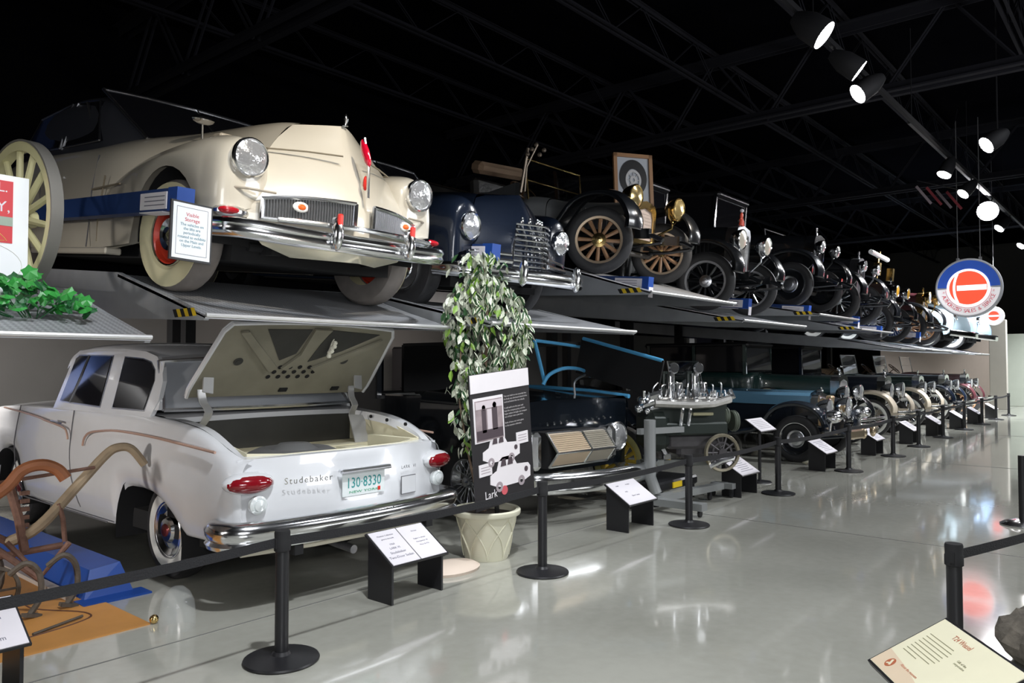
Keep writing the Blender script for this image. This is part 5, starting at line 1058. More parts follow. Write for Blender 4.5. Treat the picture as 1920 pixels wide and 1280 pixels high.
for i, (x0, x1, yt, zt, g) in enumerate(lifts):
    w = x1 - x0; cx = (x0 + x1)/2; sl = (g - zt)/(4.95 - yt); y2 = yt + 1.2; z2 = zt + sl*1.2
    if i in (0, 1): pass
    L = thing('car_lift', 'grey steel car lift deck carrying ' + ordn[i], 'lift', (cx, yt, zt))
    # ramp plate
    m = MB(); m.add([(-w/2, 0, 0), (w/2, 0, 0), (w/2, 1.2, z2 - zt), (-w/2, 1.2, z2 - zt), (-w/2, 0, -0.02), (w/2, 0, -0.02), (w/2, 1.2, z2 - zt - 0.02), (-w/2, 1.2, z2 - zt - 0.02)], [(0, 1, 2, 3), (7, 6, 5, 4), (0, 4, 5, 1), (1, 5, 6, 2), (2, 6, 7, 3), (3, 7, 4, 0)])
    obj('ramp_plate', m, PLATE, L, smooth=0)
    m = MB(); m.cyl((-w/2, -0.005, 0.0), (w/2, -0.005, 0.0), 0.014, n=8); obj('ramp_lip', m, mat('bright_lip', (0.7, 0.7, 0.7), 0.35, 0.6), L)
    yb = 10.6 - yt; zbk = (z2 - zt) + 0.1*(yb - 1.2)
    m = MB(); 
    for s in (-1, 1):
        x = s*w/2; t = -s*0.03
        pr_ = [(0.0, -0.01), (1.2, z2 - zt + 0.012), (yb, zbk + 0.012), (yb, zbk - 0.24), (1.4, 0.035 + 0.01*(z2 - zt)), (0.02, -0.03)]
        n = len(pr_); m.add([(x, a, b) for a, b in pr_] + [(x + t, a, b) for a, b in pr_], [tuple(range(n)), tuple(range(n, 2*n))] + [(k, (k + 1) % n, n + (k + 1) % n, n + k) for k in range(n)])
    obj('side_rail', m, LIFTG, L, smooth=0)
    m = MB(); m.add([(-w/2, 1.2, z2 - zt - 0.03), (w/2, 1.2, z2 - zt - 0.03), (w/2, yb, zbk - 0.03), (-w/2, yb, zbk - 0.03)], [(0, 1, 2, 3)]); m.add([(-w/2, 1.2, z2 - zt - 0.08), (w/2, 1.2, z2 - zt - 0.08), (w/2, yb, zbk - 0.08), (-w/2, yb, zbk - 0.08)], [(3, 2, 1, 0)])
    obj('deck', m, LIFTG, L, smooth=0)
    # hazard sticker on the left rail
    if i < 7 and i != 0:
        hz = MB(); hk = MB()
        y0_ = 0.10; 
        for k in range(6):
            a, b_ = y0_ + 0.045*k, y0_ + 0.045*(k + 1); zz = 0.005 + 0.02
            (hz if k % 2 == 0 else hk).add([(-w/2 - 0.002, a, zz - 0.025), (-w/2 - 0.002, b_, zz - 0.025), (-w/2 - 0.002, b_ + 0.03, zz + 0.025), (-w/2 - 0.002, a + 0.03, zz + 0.025)], [(0, 1, 2, 3)])
        q = obj('hazard_sticker', hz, YEL, L, smooth=0); obj('black_stripe', hk, BLACKM, q, smooth=0)
    # uprights
    for s in (-1, 1):
        for yy in ((5.6, 10.3) if i > 0 else (10.3,)):
            pass
    m = MB(); m.box((w/2 + 0.10, 4.7, 0.6 - zt + 1.6), (0.16, 0.14, 4.4 if i % 2 == 0 else 3.6)); obj('rear_column', m, LBLUED if i in (0, 2) else BLACKM, L, smooth=0)
    m = MB(); m.box((-w/2 - 0.02, 4.7, -zt/2 + 0.15), (0.12, 0.12, zt + 0.3)); obj('support_column', m, BLACK, L, smooth=0)
# blue arm beams with taped labels
beams = [(2.17, 4.35, 2.39), (4.80, 4.28, 2.37), (7.22, 4.22, 2.30), (9.85, 4.25, 2.24), (12.1, 4.25, 2.28), (14.75, 4.3, 2.24), (16.2, 4.3, 2.12), (19.3, 4.3, 2.1)]
bl_lab = ['cream coupe', 'dark blue saloon', 'brass-era car', 'sedan with the red figurine', 'disc-wheeled sedan', 'slim-lamped tourer', 'wire-wheeled tourer', 'maroon tourer']
for k, (x, y, z) in enumerate(beams):
    b = thing('lift_beam', 'square blue lift arm with white label beside the ' + bl_lab[k], 'beam', (x, y, z), (R(5.4), 0, 0))
    m = MB(); m.box((0, 1.6, 0.065), (0.10, 3.2, 0.13)); obj('arm', m, LBLUED, b, smooth=0)
    m = MB(); m.box((0, 0.025, 0.065), (0.106, 0.11, 0.137)); obj('end_cap', m, LBLUE, b, smooth=0)
    m = MB(); m.box((-0.054, 0.26 if k == 0 else 0.22, 0.06), (0.006, 0.34, 0.10)); m.box((0, 0.30, -0.004), (0.1, 0.3, 0.006)); lb = obj('label_strip', m, PAPER, b, smooth=0)
    m = MB()
    for q in range(3): m.box((-0.0575, 0.24, 0.035 + 0.025*q), (0.0015, 0.26, 0.006))
    obj('label_print', m, INK, lb, smooth=0)
    if k >= 2:
        m = MB(); m.box((0.0, -0.034, -0.03), (0.085, 0.005, 0.11)); obj('hanging_card', m, PAPER, b, smooth=0)
# framed notice hanging from the first beam
fn = thing('framed_notice', 'black-framed white notice headed visible storage hanging from the blue arm by the cream coupe', 'sign', (2.155, 4.22, 2.25), (0, R(2), R(4)))
m = MB(); m.box((0, 0, 0), (0.255, 0.014, 0.335)); f_ = obj('frame', m, BLACK, fn, smooth=0)
m = MB(); m.box((0, -0.0085, 0), (0.232, 0.004, 0.312)); p_ = obj('sheet', m, mat('bright_paper', (0.86, 0.88, 0.90), 0.5), fn, smooth=0)
m = MB()
for (a, b_, c, d) in ((0, 0.134, 0.19, 0.0022), (0, -0.134, 0.19, 0.0022), (-0.095, 0, 0.0022, 0.268), (0.095, 0, 0.0022, 0.268)): m.box((a, -0.0112, b_), (c, 0.001, d))
obj('border_line', m, INK, p_, smooth=0)
text('heading', 'Visible\nStorage', 0.030, INKR, fn, (0, -0.0112, 0.085), (PI/2, 0, 0), 'CENTER', line=0.95)
text('notice_text', 'The vehicles on\nthe lifts are\nperiodically\nrotated to exhibits\non the Main and\nUpper Levels.', 0.0225, INKB, fn, (0, -0.0112, 0.030), (PI/2, 0, 0), 'CENTER', line=1.05)
# ------------------------------------------------------------------ rope line
sp = thing('stanchion', 'x', 'barrier post', (2.27, 3.46, 0))
m = MB(); m.lathe([(0.001, 0), (0.185, 0.0), (0.19, 0.008), (0.186, 0.016), (0.12, 0.026), (0.05, 0.034), (0.04, 0.05), (0.001, 0.05)], 48); obj('base', m, BLACK, sp)
m = MB(); m.lathe([(0.034, 0.03), (0.034, 0.585), (0.001, 0.585)], 24); obj('pole', m, BLACK, sp)
m = MB(); m.lathe([(0.034, 0.55), (0.041, 0.555), (0.041, 0.60), (0.038, 0.605), (0.040, 0.645), (0.037, 0.655), (0.001, 0.655)], 24); m.box((0, 0, 0.595), (0.09, 0.02, 0.05)); obj('belt_head', m, BLACKM, sp)
BELT = mat('black_webbing', (0.010, 0.010, 0.012), 0.75, bump=(120, 0.3))
PX = [0.05, 2.27, 4.43, 6.61, 8.88, 11.38, 13.72, 15.6, 17.85, 20.3, 22.4, 24.6, 26.8]
PYs = [3.46, 3.46, 3.47, 3.44, 3.48, 3.45, 3.46, 3.5, 3.55, 3.6, 3.58, 3.6, 3.6]
names = ['just outside the left edge beyond the rug', 'nearest, in front of the white sedan bumper', 'between the planter and the coupe with the box grille', 'in front of the engine stand', 'beyond the engine, before the steel blue car', 'at the front corner of the steel blue car', 'before the dark green saloon', 'seventh from the viewer, past the dark green saloon', 'eighth from the viewer, before the navy saloon', 'ninth from the viewer', 'tenth from the viewer', 'eleventh from the viewer', 'farthest of the row, by the end wall']
for k, (x, y) in enumerate(zip(PX, PYs)):
    o = sp if k == 1 else dup(sp, (x, y, 0)); o['label'] = 'black round-based belt stanchion, ' + names[k]; o['group'] = 'belt stanchions along the car row'
posts = {}
for k in range(len(PX) - 1):
    dx, dy = PX[k+1] - PX[k], PYs[k+1] - PYs[k]; n = 12; P = []
    for i in range(n + 1):
        t = i/n; sag = -0.025*4*t*(1 - t); P.append([(PX[k] + 0.04 + (dx - 0.08)*t, PYs[k] + dy*t, 0.575 + sag), (PX[k] + 0.04 + (dx - 0.08)*t, PYs[k] + dy*t, 0.622 + sag)])
    m = MB(); m.grid(P); b = obj('barrier_belt', m, BELT, None, smooth=0, solid=0.003)
    tag(b, 'black webbing belt from the stanchion ' + names[k].replace(',', ''), 'belt', 'belts between the stanchions')
    if len(b['label'].split()) > 16: b['label'] = ' '.join(b['label'].split()[:16])
# right-hand side of the aisle
r1 = dup(sp, (4.16, 0.79, 0), 'black belt stanchion at lower right, behind the cream lectern panel'); r1['group'] = 'stanchions on the right of the aisle'
r2 = thing('stanchion', 'black stanchion with polished base cut by the right edge of the picture', 'barrier post', (8.62, 1.06, 0), group='stanchions on the right of the aisle')
m = MB(); m.lathe([(0.001, 0), (0.185, 0.0), (0.19, 0.01), (0.15, 0.035), (0.06, 0.06), (0.001, 0.06)], 40); obj('base', m, CHROME, r2); m = MB(); m.lathe([(0.034, 0.04), (0.034, 0.65), (0.001, 0.65)], 20); obj('pole', m, BLACK, r2)
r3 = dup(sp, (6.3, 0.25, 0), 'black belt stanchion just outside the right edge of the picture'); r3['group'] = 'stanchions on the right of the aisle'
m = MB(); m.grid([[(4.19 + 2.07*t, 0.78 - 0.53*t, 0.575 - 0.06*t*(1 - t)), (4.19 + 2.07*t, 0.78 - 0.53*t, 0.622 - 0.06*t*(1 - t))] for t in [i/10 for i in range(11)]]); b = obj('barrier_belt', m, BELT, None, smooth=0, solid=0.003); tag(b, 'black belt running off the right edge from the lower right stanchion', 'belt')

# ------------------------------------------------------------------ low reading desks
def desk(x, y, label, lines, two=False, w=0.47, rot=0.0, group='low label desks along the rope'):
    d = thing('label_desk', label, 'sign', (x, y, 0), (0, 0, rot), group)
    for s in (-1, 1):
        m = MB(); xx = s*(w/2 - 0.02); out = [(-0.11, 0), (0.12, 0), (0.12, 0.385), (-0.11, 0.245)]; n = 4
        m.add([(xx - 0.008, a, b) for a, b in out] + [(xx + 0.008, a, b) for a, b in out], [(0, 1, 2, 3), (7, 6, 5, 4)] + [(i, (i + 1) % n, n + (i + 1) % n, n + i) for i in range(n)]); obj('leg_panel', m, BLACK, d, smooth=0)
    ang = math.atan2(0.15, 0.24)
    m = MB(); m.box((0, 0, 0), (w + 0.02, 0.315, 0.014)); bo = obj('board', m, BLACK, d, loc=(0, -0.005, 0.325), rot=(ang, 0, 0), smooth=0)
    pages = [(-w/4, w/2 - 0.008), (w/4, w/2 - 0.008)] if two else [(0, w)]
    for (cx, pw) in pages:
        m = MB(); m.box((cx, 0, 0.009), (pw, 0.30, 0.004)); pg = obj('sheet', m, PAPER, bo, smooth=0)
    if lines:
        for (cx, yy, s, t) in lines: text('print', t, s, INK, bo, (cx, yy, 0.0114), (0, 0, 0), 'CENTER')
    else:
        m = MB()
        for k in range(7): m.box((0.0, 0.10 - 0.032*k, 0.0115), (w*(0.7 - 0.12*(k % 3)), 0.007, 0.001))
        objs('print_line', m, INK, bo, smooth=0)
    return d
desk(3.44, 3.82, 'black label desk with two white sheets beside the white sedan bumper', [(-0.12, 0.10, 0.017, 'Museum Collection'), (-0.12, 0.07, 0.014, 'given by the family'), (-0.12, 0.015, 0.022, '1960'), (-0.12, -0.02, 0.024, 'LARK VI'), (-0.12, -0.06, 0.028, 'Studebaker'), (-0.12, -0.10, 0.028, 'Two-Door Sedan'), (0.12, 0.09, 0.015, 'On loan'), (0.12, 0.02, 0.015, 'Engine: 6 cylinder'), (0.12, -0.01, 0.015, 'Horsepower: 90'), (0.12, -0.04, 0.015, 'Price: $1,976')], True)
desk(6.17, 3.80, 'black label desk with one sheet in front of the coupe with the box grille', [(-0.12, 0.09, 0.016, 'Exhibit'), (0.05, 0.09, 0.016, 'On display'), (-0.08, 0.0, 0.022, '1935'), (0.0, -0.06, 0.024, 'Show Coupe')])
for k, (x, lab) in enumerate([(8.55, 'black label desk standing before the engine stand'), (11.35, 'black label desk before the nose of the steel blue car'), (13.8, 'black label desk before the dark green saloon'), (16.2, 'black label desk before the navy saloon, sixth along the rope'), (18.3, 'black label desk, seventh along the rope'), (20.6, 'black label desk, eighth along the rope'), (22.7, 'black label desk, ninth along the rope'), (25.2, 'black label desk, farthest along the rope')]):
    desk(x, 3.80, lab, None)
desk(1.04, 4.06, 'black label desk with bold grey lines at the left edge of the picture', [(0.10, 0.02, 0.034, 'collection'), (0.10, -0.045, 0.034, 'of our'), (0.10, -0.105, 0.034, 'museum')])
ts = thing('label_stand', 'white label sheet on a tall black stand between the engine and the steel blue car', 'sign', (9.6, 3.98, 0))
m = MB(); m.cyl((0, 0.02, 0.0), (0, 0.02, 0.70), 0.02, n=10); m.lathe([(0.001, 0), (0.15, 0), (0.14, 0.015), (0.001, 0.02)], 24, c=(0, 0.02, 0)); obj('pole', m, BLACK, ts)
m = MB(); m.box((0, 0, 0), (0.50, 0.26, 0.012)); bo = obj('board', m, BLACK, ts, loc=(0, 0, 0.73), rot=(R(35), 0, 0), smooth=0); m = MB(); m.box((0, 0, 0.008), (0.48, 0.24, 0.004)); obj('sheet', m, PAPER, bo, smooth=0)
m = MB()
for k in range(6): m.box((0, 0.08 - 0.03*k, 0.0105), (0.34, 0.006, 0.001))
objs('print_line', m, INK, bo, smooth=0)

# ------------------------------------------------------------------ cream reading panel at lower right
h = 1.1
A = Vector((3.447*h, 0.687*h, 1.5 - h)); Lc = Vector((2.806*1.167*h, 0.7916*1.167*h, 1.5 - 1.167*h)); Bd = Vector((-0.809, -0.588, 0))
up_ = (A - Lc); Lc = A - up_*1.0; up = up_.normalized(); rt = Bd.normalized(); nn = rt.cross(up).normalized(); 
if nn.z < 0: nn = -nn
PH = (A - Lc).length; PW = 0.62
Mp = Matrix((rt, up, nn)).transposed().to_4x4(); Mp.translation = A      # local origin = top left corner of the page, x right, y up
rp = thing('reading_panel', 'cream reading panel headed T24 Weasel in red, black-edged, at the lower right corner', 'sign'); rp.matrix_world = Mp
CRM = mat('cream_print', (0.80, 0.76, 0.56), 0.5); TAN = mat('tan_print', (0.72, 0.58, 0.42), 0.5); BRN = mat('brown_red_print', (0.45, 0.13, 0.06), 0.5)
m = MB(); m.box((PW/2, -PH/2, -0.012), (PW + 0.014, PH + 0.014, 0.024)); obj('board', m, BLACK, rp, smooth=0)
m = MB(); m.box((PW/2, -PH/2, 0.0015), (PW - 0.008, PH - 0.008, 0.003)); sh = obj('sheet', m, CRM, rp, smooth=0)
m = MB(); m.add([(0.006, -PH + 0.006, 0.0035), (0.42, -PH + 0.006, 0.0035), (0.42, -PH + 0.045, 0.0035), (0.20, -PH + 0.085, 0.0035), (0.006, -PH + 0.105, 0.0035)], [(0, 1, 2, 3, 4)]); obj('tan_band', m, TAN, sh, smooth=0)
m = MB(); m.lathe([(0.001, 0.0036), (0.026, 0.0036), (0.026, 0.0042), (0.001, 0.0042)], 28, c=(0.105, -PH + 0.055, 0)); em = obj('round_emblem', m, BRN, sh); m = MB(); m.box((0.108, -PH + 0.058, 0.0046), (0.012, 0.034, 0.0006), Euler((0, 0, R(30)))); m.box((0.100, -PH + 0.048, 0.0046), (0.020, 0.008, 0.0006), Euler((0, 0, R(30)))); obj('emblem_mark', m, CRM, em, smooth=0)
text('title', 'T24 Weasel', 0.036, BRN, sh, (0.165, -0.062, 0.0036), (0, 0, 0), extr=0.0003, sx=0.8)
m = MB()
lens_ = [0.20, 0.215, 0.22, 0.21, 0.22, 0.215, 0.20, 0.12]
for k, l in enumerate(lens_): m.box((0.055 + l/2, -0.100 - 0.0185*k, 0.0036), (l, 0.0035, 0.0004))
objs('print_line', m, mat('olive_ink', (0.25, 0.24, 0.14), 0.6), sh, smooth=0)
text('caption', 'About the museum', 0.018, BRN, sh, (0.16, -PH + 0.075, 0.0036), (0, 0, 0), extr=0.0003)
text('small_print', 'Gift of the\ncorporation', 0.016, mat('olive_ink', (0.25, 0.24, 0.14), 0.6), sh, (0.33, -0.13, 0.0036), (0, 0, 0), extr=0.0003)
for x in (0.10, PW - 0.08):
    m = MB(); p = Mp @ Vector((x, -PH/2, -0.02)); inv = Mp.inverted(); m.cyl(inv @ p, inv @ Vector((p.x, p.y, 0.0)), 0.02, n=10); obj('leg', m, BLACK, rp)
# brown rock beside it
random.seed(11)
m = MB(); m.ball((0, 0, 0.16), 0.26, 28, (1.25, 1.0, 0.75)); 
from mathutils import noise as mn
m.v = [tuple(Vector(v) + Vector(v).normalized()*0.09*mn.noise(Vector(v)*5.0) + Vector(v).normalized()*0.03*mn.noise(Vector(v)*17.0)) for v in m.v]; m.v = [(x, y, max(z, 0.0)) for x, y, z in m.v]
o = obj('rough_stone', m, mat('brown_stone', (0.12, 0.105, 0.085), 0.95, noise=(18, 0.8), bump=(35, 1.0)), None, loc=(4.72, 0.42, 0), smooth=20); tag(o, 'rough dark brown stone on the floor at the lower right edge', 'stone')

# ------------------------------------------------------------------ planter with leafy tree
pl = thing('planter', 'cream round plastic planter embossed with crossing arcs, beside the placard', 'planter', (4.50, 4.08, 0))
CP = mat('cream_plastic', (0.66, 0.64, 0.50), 0.45)
m = MB(); m.lathe([(0.001, 0.0), (0.165, 0.0), (0.17, 0.01), (0.232, 0.335), (0.262, 0.34), (0.268, 0.35), (0.268, 0.375), (0.258, 0.385), (0.232, 0.38), (0.222, 0.33), (0.001, 0.33)], 48); obj('pot', m, CP, pl)
for k in range(8):
    a0 = 2*PI*k/8; m = MB()
    for d_ in (1, -1):
        m.tube([((0.172 + 0.058*t + 0.002)*math.cos(a0 + d_*0.8*t**1.6), (0.172 + 0.058*t + 0.002)*math.sin(a0 + d_*0.8*t**1.6), 0.02 + 0.30*t) for t in [i/8 for i in range(9)]], 0.006, 5)
    obj('embossed_arc', m, CP, pl)
m = MB(); m.lathe([(0.001, 0.335), (0.225, 0.335)], 24); obj('soil', m, mat('potting_soil', (0.05, 0.035, 0.025), 0.95, bump=(60, 1)), pl)
tr = thing('leafy_tree', 'bushy artificial tree with green and white variegated leaves standing behind the placard', 'tree', (4.55, 4.16, 0.34))
BARK = mat('grey_brown_bark', (0.22, 0.15, 0.10), 0.8, noise=(25, 0.4))
m = MB()
for (pts, r) in (([(0, 0, 0), (-0.04, 0.02, 0.5), (0.05, 0.03, 1.0), (0.10, 0.05, 1.6), (0.05, 0.05, 2.0)], 0.018), ([(0.02, 0.0, 0), (0.05, -0.02, 0.6), (-0.02, 0.03, 1.1), (0.2, 0.05, 1.5), (0.35, 0.05, 1.6)], 0.014), ([(0, 0.02, 0), (-0.10, 0.05, 0.4), (-0.22, 0.05, 0.9), (-0.20, 0.05, 1.3)], 0.012)):
    q = cr(pts, 5); m.tube(q, [r*(1 - 0.6*i/len(q)) for i in range(len(q))], 7)
obj('trunk', m, BARK, tr)
def leaf_mat():
    m = bpy.data.materials.new('variegated_leaf'); m.use_nodes = True; nt = m.node_tree; b = nt.nodes['Principled BSDF']; b.inputs['Roughness'].default_value = 0.45
    tc = nt.nodes.new('ShaderNodeTexCoord'); sx = nt.nodes.new('ShaderNodeSeparateXYZ'); nt.links.new(tc.outputs['Object'], sx.inputs[0])
    n = nt.nodes.new('ShaderNodeTexNoise'); n.inputs['Scale'].default_value = 60; nt.links.new(tc.outputs['Object'], n.inputs['Vector'])
    ab = nt.nodes.new('ShaderNodeMath'); ab.operation = 'ABSOLUTE'; nt.links.new(sx.outputs[0], ab.inputs[0])
    ma = nt.nodes.new('ShaderNodeMath'); ma.operation = 'MULTIPLY_ADD'; ma.inputs[1].default_value = 60; nt.links.new(ab.outputs[0], ma.inputs[0]); nt.links.new(n.outputs['Fac'], ma.inputs[2])
    r_ = nt.nodes.new('ShaderNodeValToRGB'); r_.color_ramp.elements[0].position = 0.92; r_.color_ramp.elements[1].position = 1.05
    r_.color_ramp.elements[0].color = (0.02, 0.075, 0.02, 1); r_.color_ramp.elements[1].color = (0.75, 0.78, 0.60, 1)
    nt.links.new(ma.outputs[0], r_.inputs[0]); nt.links.new(r_.outputs[0], b.inputs['Base Color']); return m
LEAF = leaf_mat(); LEAFG = mat('yellow_green_leaf', (0.20, 0.36, 0.05), 0.45); LEAFS = mat('silver_green_leaf', (0.50, 0.57, 0.42), 0.4, noise=(60, 0.9))
def leafmesh(m, L=0.078, w=0.019, M=None):
    pts = [(0, 0, 0), (-w*0.7, L*0.25, 0.002), (-w, L*0.5, -0.001), (-w*0.6, L*0.78, -0.006), (0, L, -0.014), (w*0.6, L*0.78, -0.006), (w, L*0.5, -0.001), (w*0.7, L*0.25, 0.002), (0, L*0.5, -0.006)]
    if M is not None: pts = [M @ Vector(p) for p in pts]
    return m.add(pts, [(0, 8, 1), (1, 8, 2), (2, 8, 3), (3, 8, 4), (4, 8, 5), (5, 8, 6), (6, 8, 7), (7, 8, 0)])
random.seed(21)
spots = []
for k in range(1750):
    if k < 1380:
        u = random.random(); a = random.uniform(0, 2*PI); 
        zz = random.uniform(-1, 1); rr = math.sqrt(max(0, 1 - zz*zz))*random.uniform(0.72, 1.0)
        p = Vector((0.13 + 0.40*rr*math.cos(a), 0.07 + 0.34*rr*math.sin(a), 1.46 + 0.42*zz))
        p.x += -0.05*zz; 
    elif k < 1560: p = Vector((0.03 + random.gauss(0, 0.085), 0.06 + random.gauss(0, 0.07), 1.90 + random.uniform(-0.15, 0.17)))
    elif k < 1650: p = Vector((-0.23 + random.gauss(0, 0.05), random.gauss(0, 0.05), random.uniform(0.95, 1.22)))
    else: p = Vector((-0.20 + random.gauss(0, 0.055), -0.0 + random.gauss(0, 0.05), random.uniform(0.50, 1.0)))
    vis = -(p.x*0.0) - p.y + p.z*0.1
    spots.append((p, Euler((random.uniform(-1.9, -0.5), random.uniform(-0.5, 0.5), random.uniform(0, 2*PI))), random.uniform(0.75, 1.25)))
spots.sort(key=lambda q: q[0].y + 0.15*q[0].x)
protos = []
for mt in (LEAF, LEAFS, LEAFG):
    m = MB(); leafmesh(m); protos.append(m)
first = {}
rest = {0: MB(), 1: MB(), 2: MB()}
for k, (p, e, s_) in enumerate(spots):
    c = 0 if random.random() < 0.62 else (1 if random.random() < 0.7 else 2)
    if k < 300:
        if c not in first:
            o = obj('leaf', protos[c], (LEAF, LEAFS, LEAFG)[c], tr, loc=p, rot=e, smooth=0); o.scale = (s_, s_, s_); first[c] = o
        else:
            o = inst(first[c], tr, p, e); o.scale = (s_, s_, s_)
    else:
        M = Matrix.Translation(p) @ e.to_matrix().to_4x4() @ Matrix.Diagonal((s_, s_, s_, 1)); leafmesh(rest[c], M=M)
for c, mt in ((0, LEAFS), (1, mat('deep_green_leaf', (0.03, 0.09, 0.03), 0.45)), (2, LEAFG)):
    o = obj('foliage', rest[c], mt, tr, smooth=0); o['kind'] = 'stuff'

# ------------------------------------------------------------------ placard
pc = thing('placard', 'tall black placard with white header, old photograph and two white car pictures, over the planter', 'sign', (4.44, 3.86, 0.95), (0, R(-5.0), 0))
PB = mat('placard_black', (0.018, 0.016, 0.018), 0.45); PWH = mat('placard_white', (0.78, 0.74, 0.76), 0.5); SEP = mat('sepia_photo', (0.30, 0.24, 0.25), 0.5, noise=(14, 0.5)); SEPD = mat('sepia_dark', (0.07, 0.05, 0.06), 0.5)
w_, h_ = 0.68, 1.0
m = MB(); m.box((0, 0, 0), (w_, 0.012, h_)); obj('board', m, PB, pc, smooth=0)
m = MB(); m.box((0.0, -0.0085, 0.43), (w_ - 0.01, 0.005, 0.135)); hd = obj('header', m, PWH, pc, smooth=0)
m = MB(); m.box((-0.15, -0.0085, 0.16), (0.33, 0.005, 0.33)); ph = obj('photograph', m, PWH, pc, smooth=0)
m = MB(); m.box((-0.15, -0.012, 0.155), (0.30, 0.003, 0.30)); obj('photo_picture', m, SEP, ph, smooth=0)
m = MB(); m.box((-0.15, -0.0145, 0.05), (0.29, 0.002, 0.07)); m.box((-0.21, -0.0145, 0.15), (0.045, 0.002, 0.17)); m.box((-0.09, -0.0145, 0.16), (0.055, 0.002, 0.17))
m.cyl((-0.21, -0.0135, 0.25), (-0.21, -0.0155, 0.25), 0.02); m.cyl((-0.09, -0.0135, 0.26), (-0.09, -0.0155, 0.26), 0.022); obj('photo_figures', m, SEPD, ph, smooth=0)
m = MB(); m.box((-0.15, -0.0145, 0.27), (0.29, 0.002, 0.055)); m.box((-0.15, -0.015, 0.16), (0.05, 0.002, 0.15)); obj('photo_light_area', m, mat('sepia_light', (0.62, 0.55, 0.58), 0.5), ph, smooth=0)
TXT = ['Two cars built on one assembly line:', 'the body was shortened ahead of the', 'cowl and behind the rear wheels.', '', 'It sold well in its first year and', 'kept the company going until the', 'larger makers brought out compact', 'cars of their own a year later.', '', 'Both of these cars were given', 'to the museum collection.']
text('placard_text', '\n'.join(TXT), 0.0185, mat('placard_grey', (0.42, 0.40, 0.40), 0.5), pc, (0.03, -0.0068, 0.30), (PI/2, 0, 0), line=1.22)
def carcut(cx, cz, s, flip=1, nm='car_picture'):
    out = [(-0.24, -0.03), (-0.235, 0.035), (-0.16, 0.06), (-0.13, 0.13), (-0.09, 0.155), (0.03, 0.155), (0.08, 0.075), (0.22, 0.06), (0.245, 0.03), (0.24, -0.05), (0.17, -0.07), (0.12, -0.055), (0.08, -0.075), (-0.12, -0.07), (-0.18, -0.055)]
    m = MB(); m.prism([(cx + flip*x*s, cz + z*s) for x, z in (out if flip > 0 else out[::-1])], 0.003, Matrix(((1, 0, 0, 0), (0, 0, -1, -0.006), (0, 1, 0, 0), (0, 0, 0, 1)))); c = obj(nm, m, PWH, pc, smooth=0)
    m = MB(); 
    for x0, x1 in ((-0.115, -0.05), (-0.035, 0.03)): m.prism([(cx + flip*x0*s, cz + 0.085*s), (cx + flip*x1*s, cz + 0.085*s), (cx + flip*(x1 - 0.005)*s, cz + 0.14*s), (cx + flip*(x0 + 0.02)*s, cz + 0.14*s)], 0.002, Matrix(((1, 0, 0, 0), (0, 0, -1, -0.0095), (0, 1, 0, 0), (0, 0, 0, 1))))
    m.cyl((cx + flip*0.19*s, -0.008, cz + 0.015*s), (cx + flip*0.19*s, -0.011, cz + 0.015*s), 0.022*s); objs('window_print', m, SEPD, c, smooth=0)
    m = MB()
    for x in (-0.14, 0.125): m.lathe([(0.018*s, -0.0112), (0.04*s, -0.0112), (0.04*s, -0.009), (0.018*s, -0.009)], 20, 'y', (cx + flip*x*s, 0, cz - 0.065*s), closed=True)
    objs('wheel_print', m, mat('print_grey', (0.35, 0.30, 0.32), 0.5), c, smooth=0)
carcut(-0.03, -0.11, 0.88); carcut(0.06, -0.30, 0.98)
for (cx, cz) in ((0.22, -0.035), (-0.22, -0.21)):
    m = MB(); m.box((cx, -0.0085, cz), (0.14, 0.005, 0.09)); lb = obj('caption_card', m, PWH, pc, smooth=0); m = MB()
    for q in range(3): m.box((cx, -0.0115, cz + 0.02 - 0.02*q), (0.10, 0.001, 0.005))
    objs('caption_line', m, mat('print_grey', (0.35, 0.30, 0.32), 0.5), lb, smooth=0)
text('logo_text', 'Lark', 0.085, PWH, pc, (-0.24, -0.0068, -0.43), (PI/2, 0, 0), sx=0.9); m = MB(); m.cyl((-0.02, -0.006, -0.40), (-0.02, -0.010, -0.40), 0.035, n=24); obj('logo_disc', m, INKR, pc)
m = MB(); m.box((-0.0, 0.10, -0.53), (0.04, 0.012, 0.30)); m.box((0, 0.05, -0.40), (0.04, 0.1, 0.02)); obj('stake', m, BLACK, pc, smooth=0)
m = MB(); m.lathe([(0.001, 0), (0.24, 0), (0.25, 0.02), (0.20, 0.045), (0.08, 0.06), (0.001, 0.06)], 28); m.v = [(x*1.0, y*0.7, z) for x, y, z in m.v]; o = obj('cream_pad', m, mat('cream_foam', (0.66, 0.55, 0.46), 0.7), None, loc=(4.05, 4.02, 0), smooth=40); tag(o, 'flat cream pad on the floor between label desk and planter', 'pad')
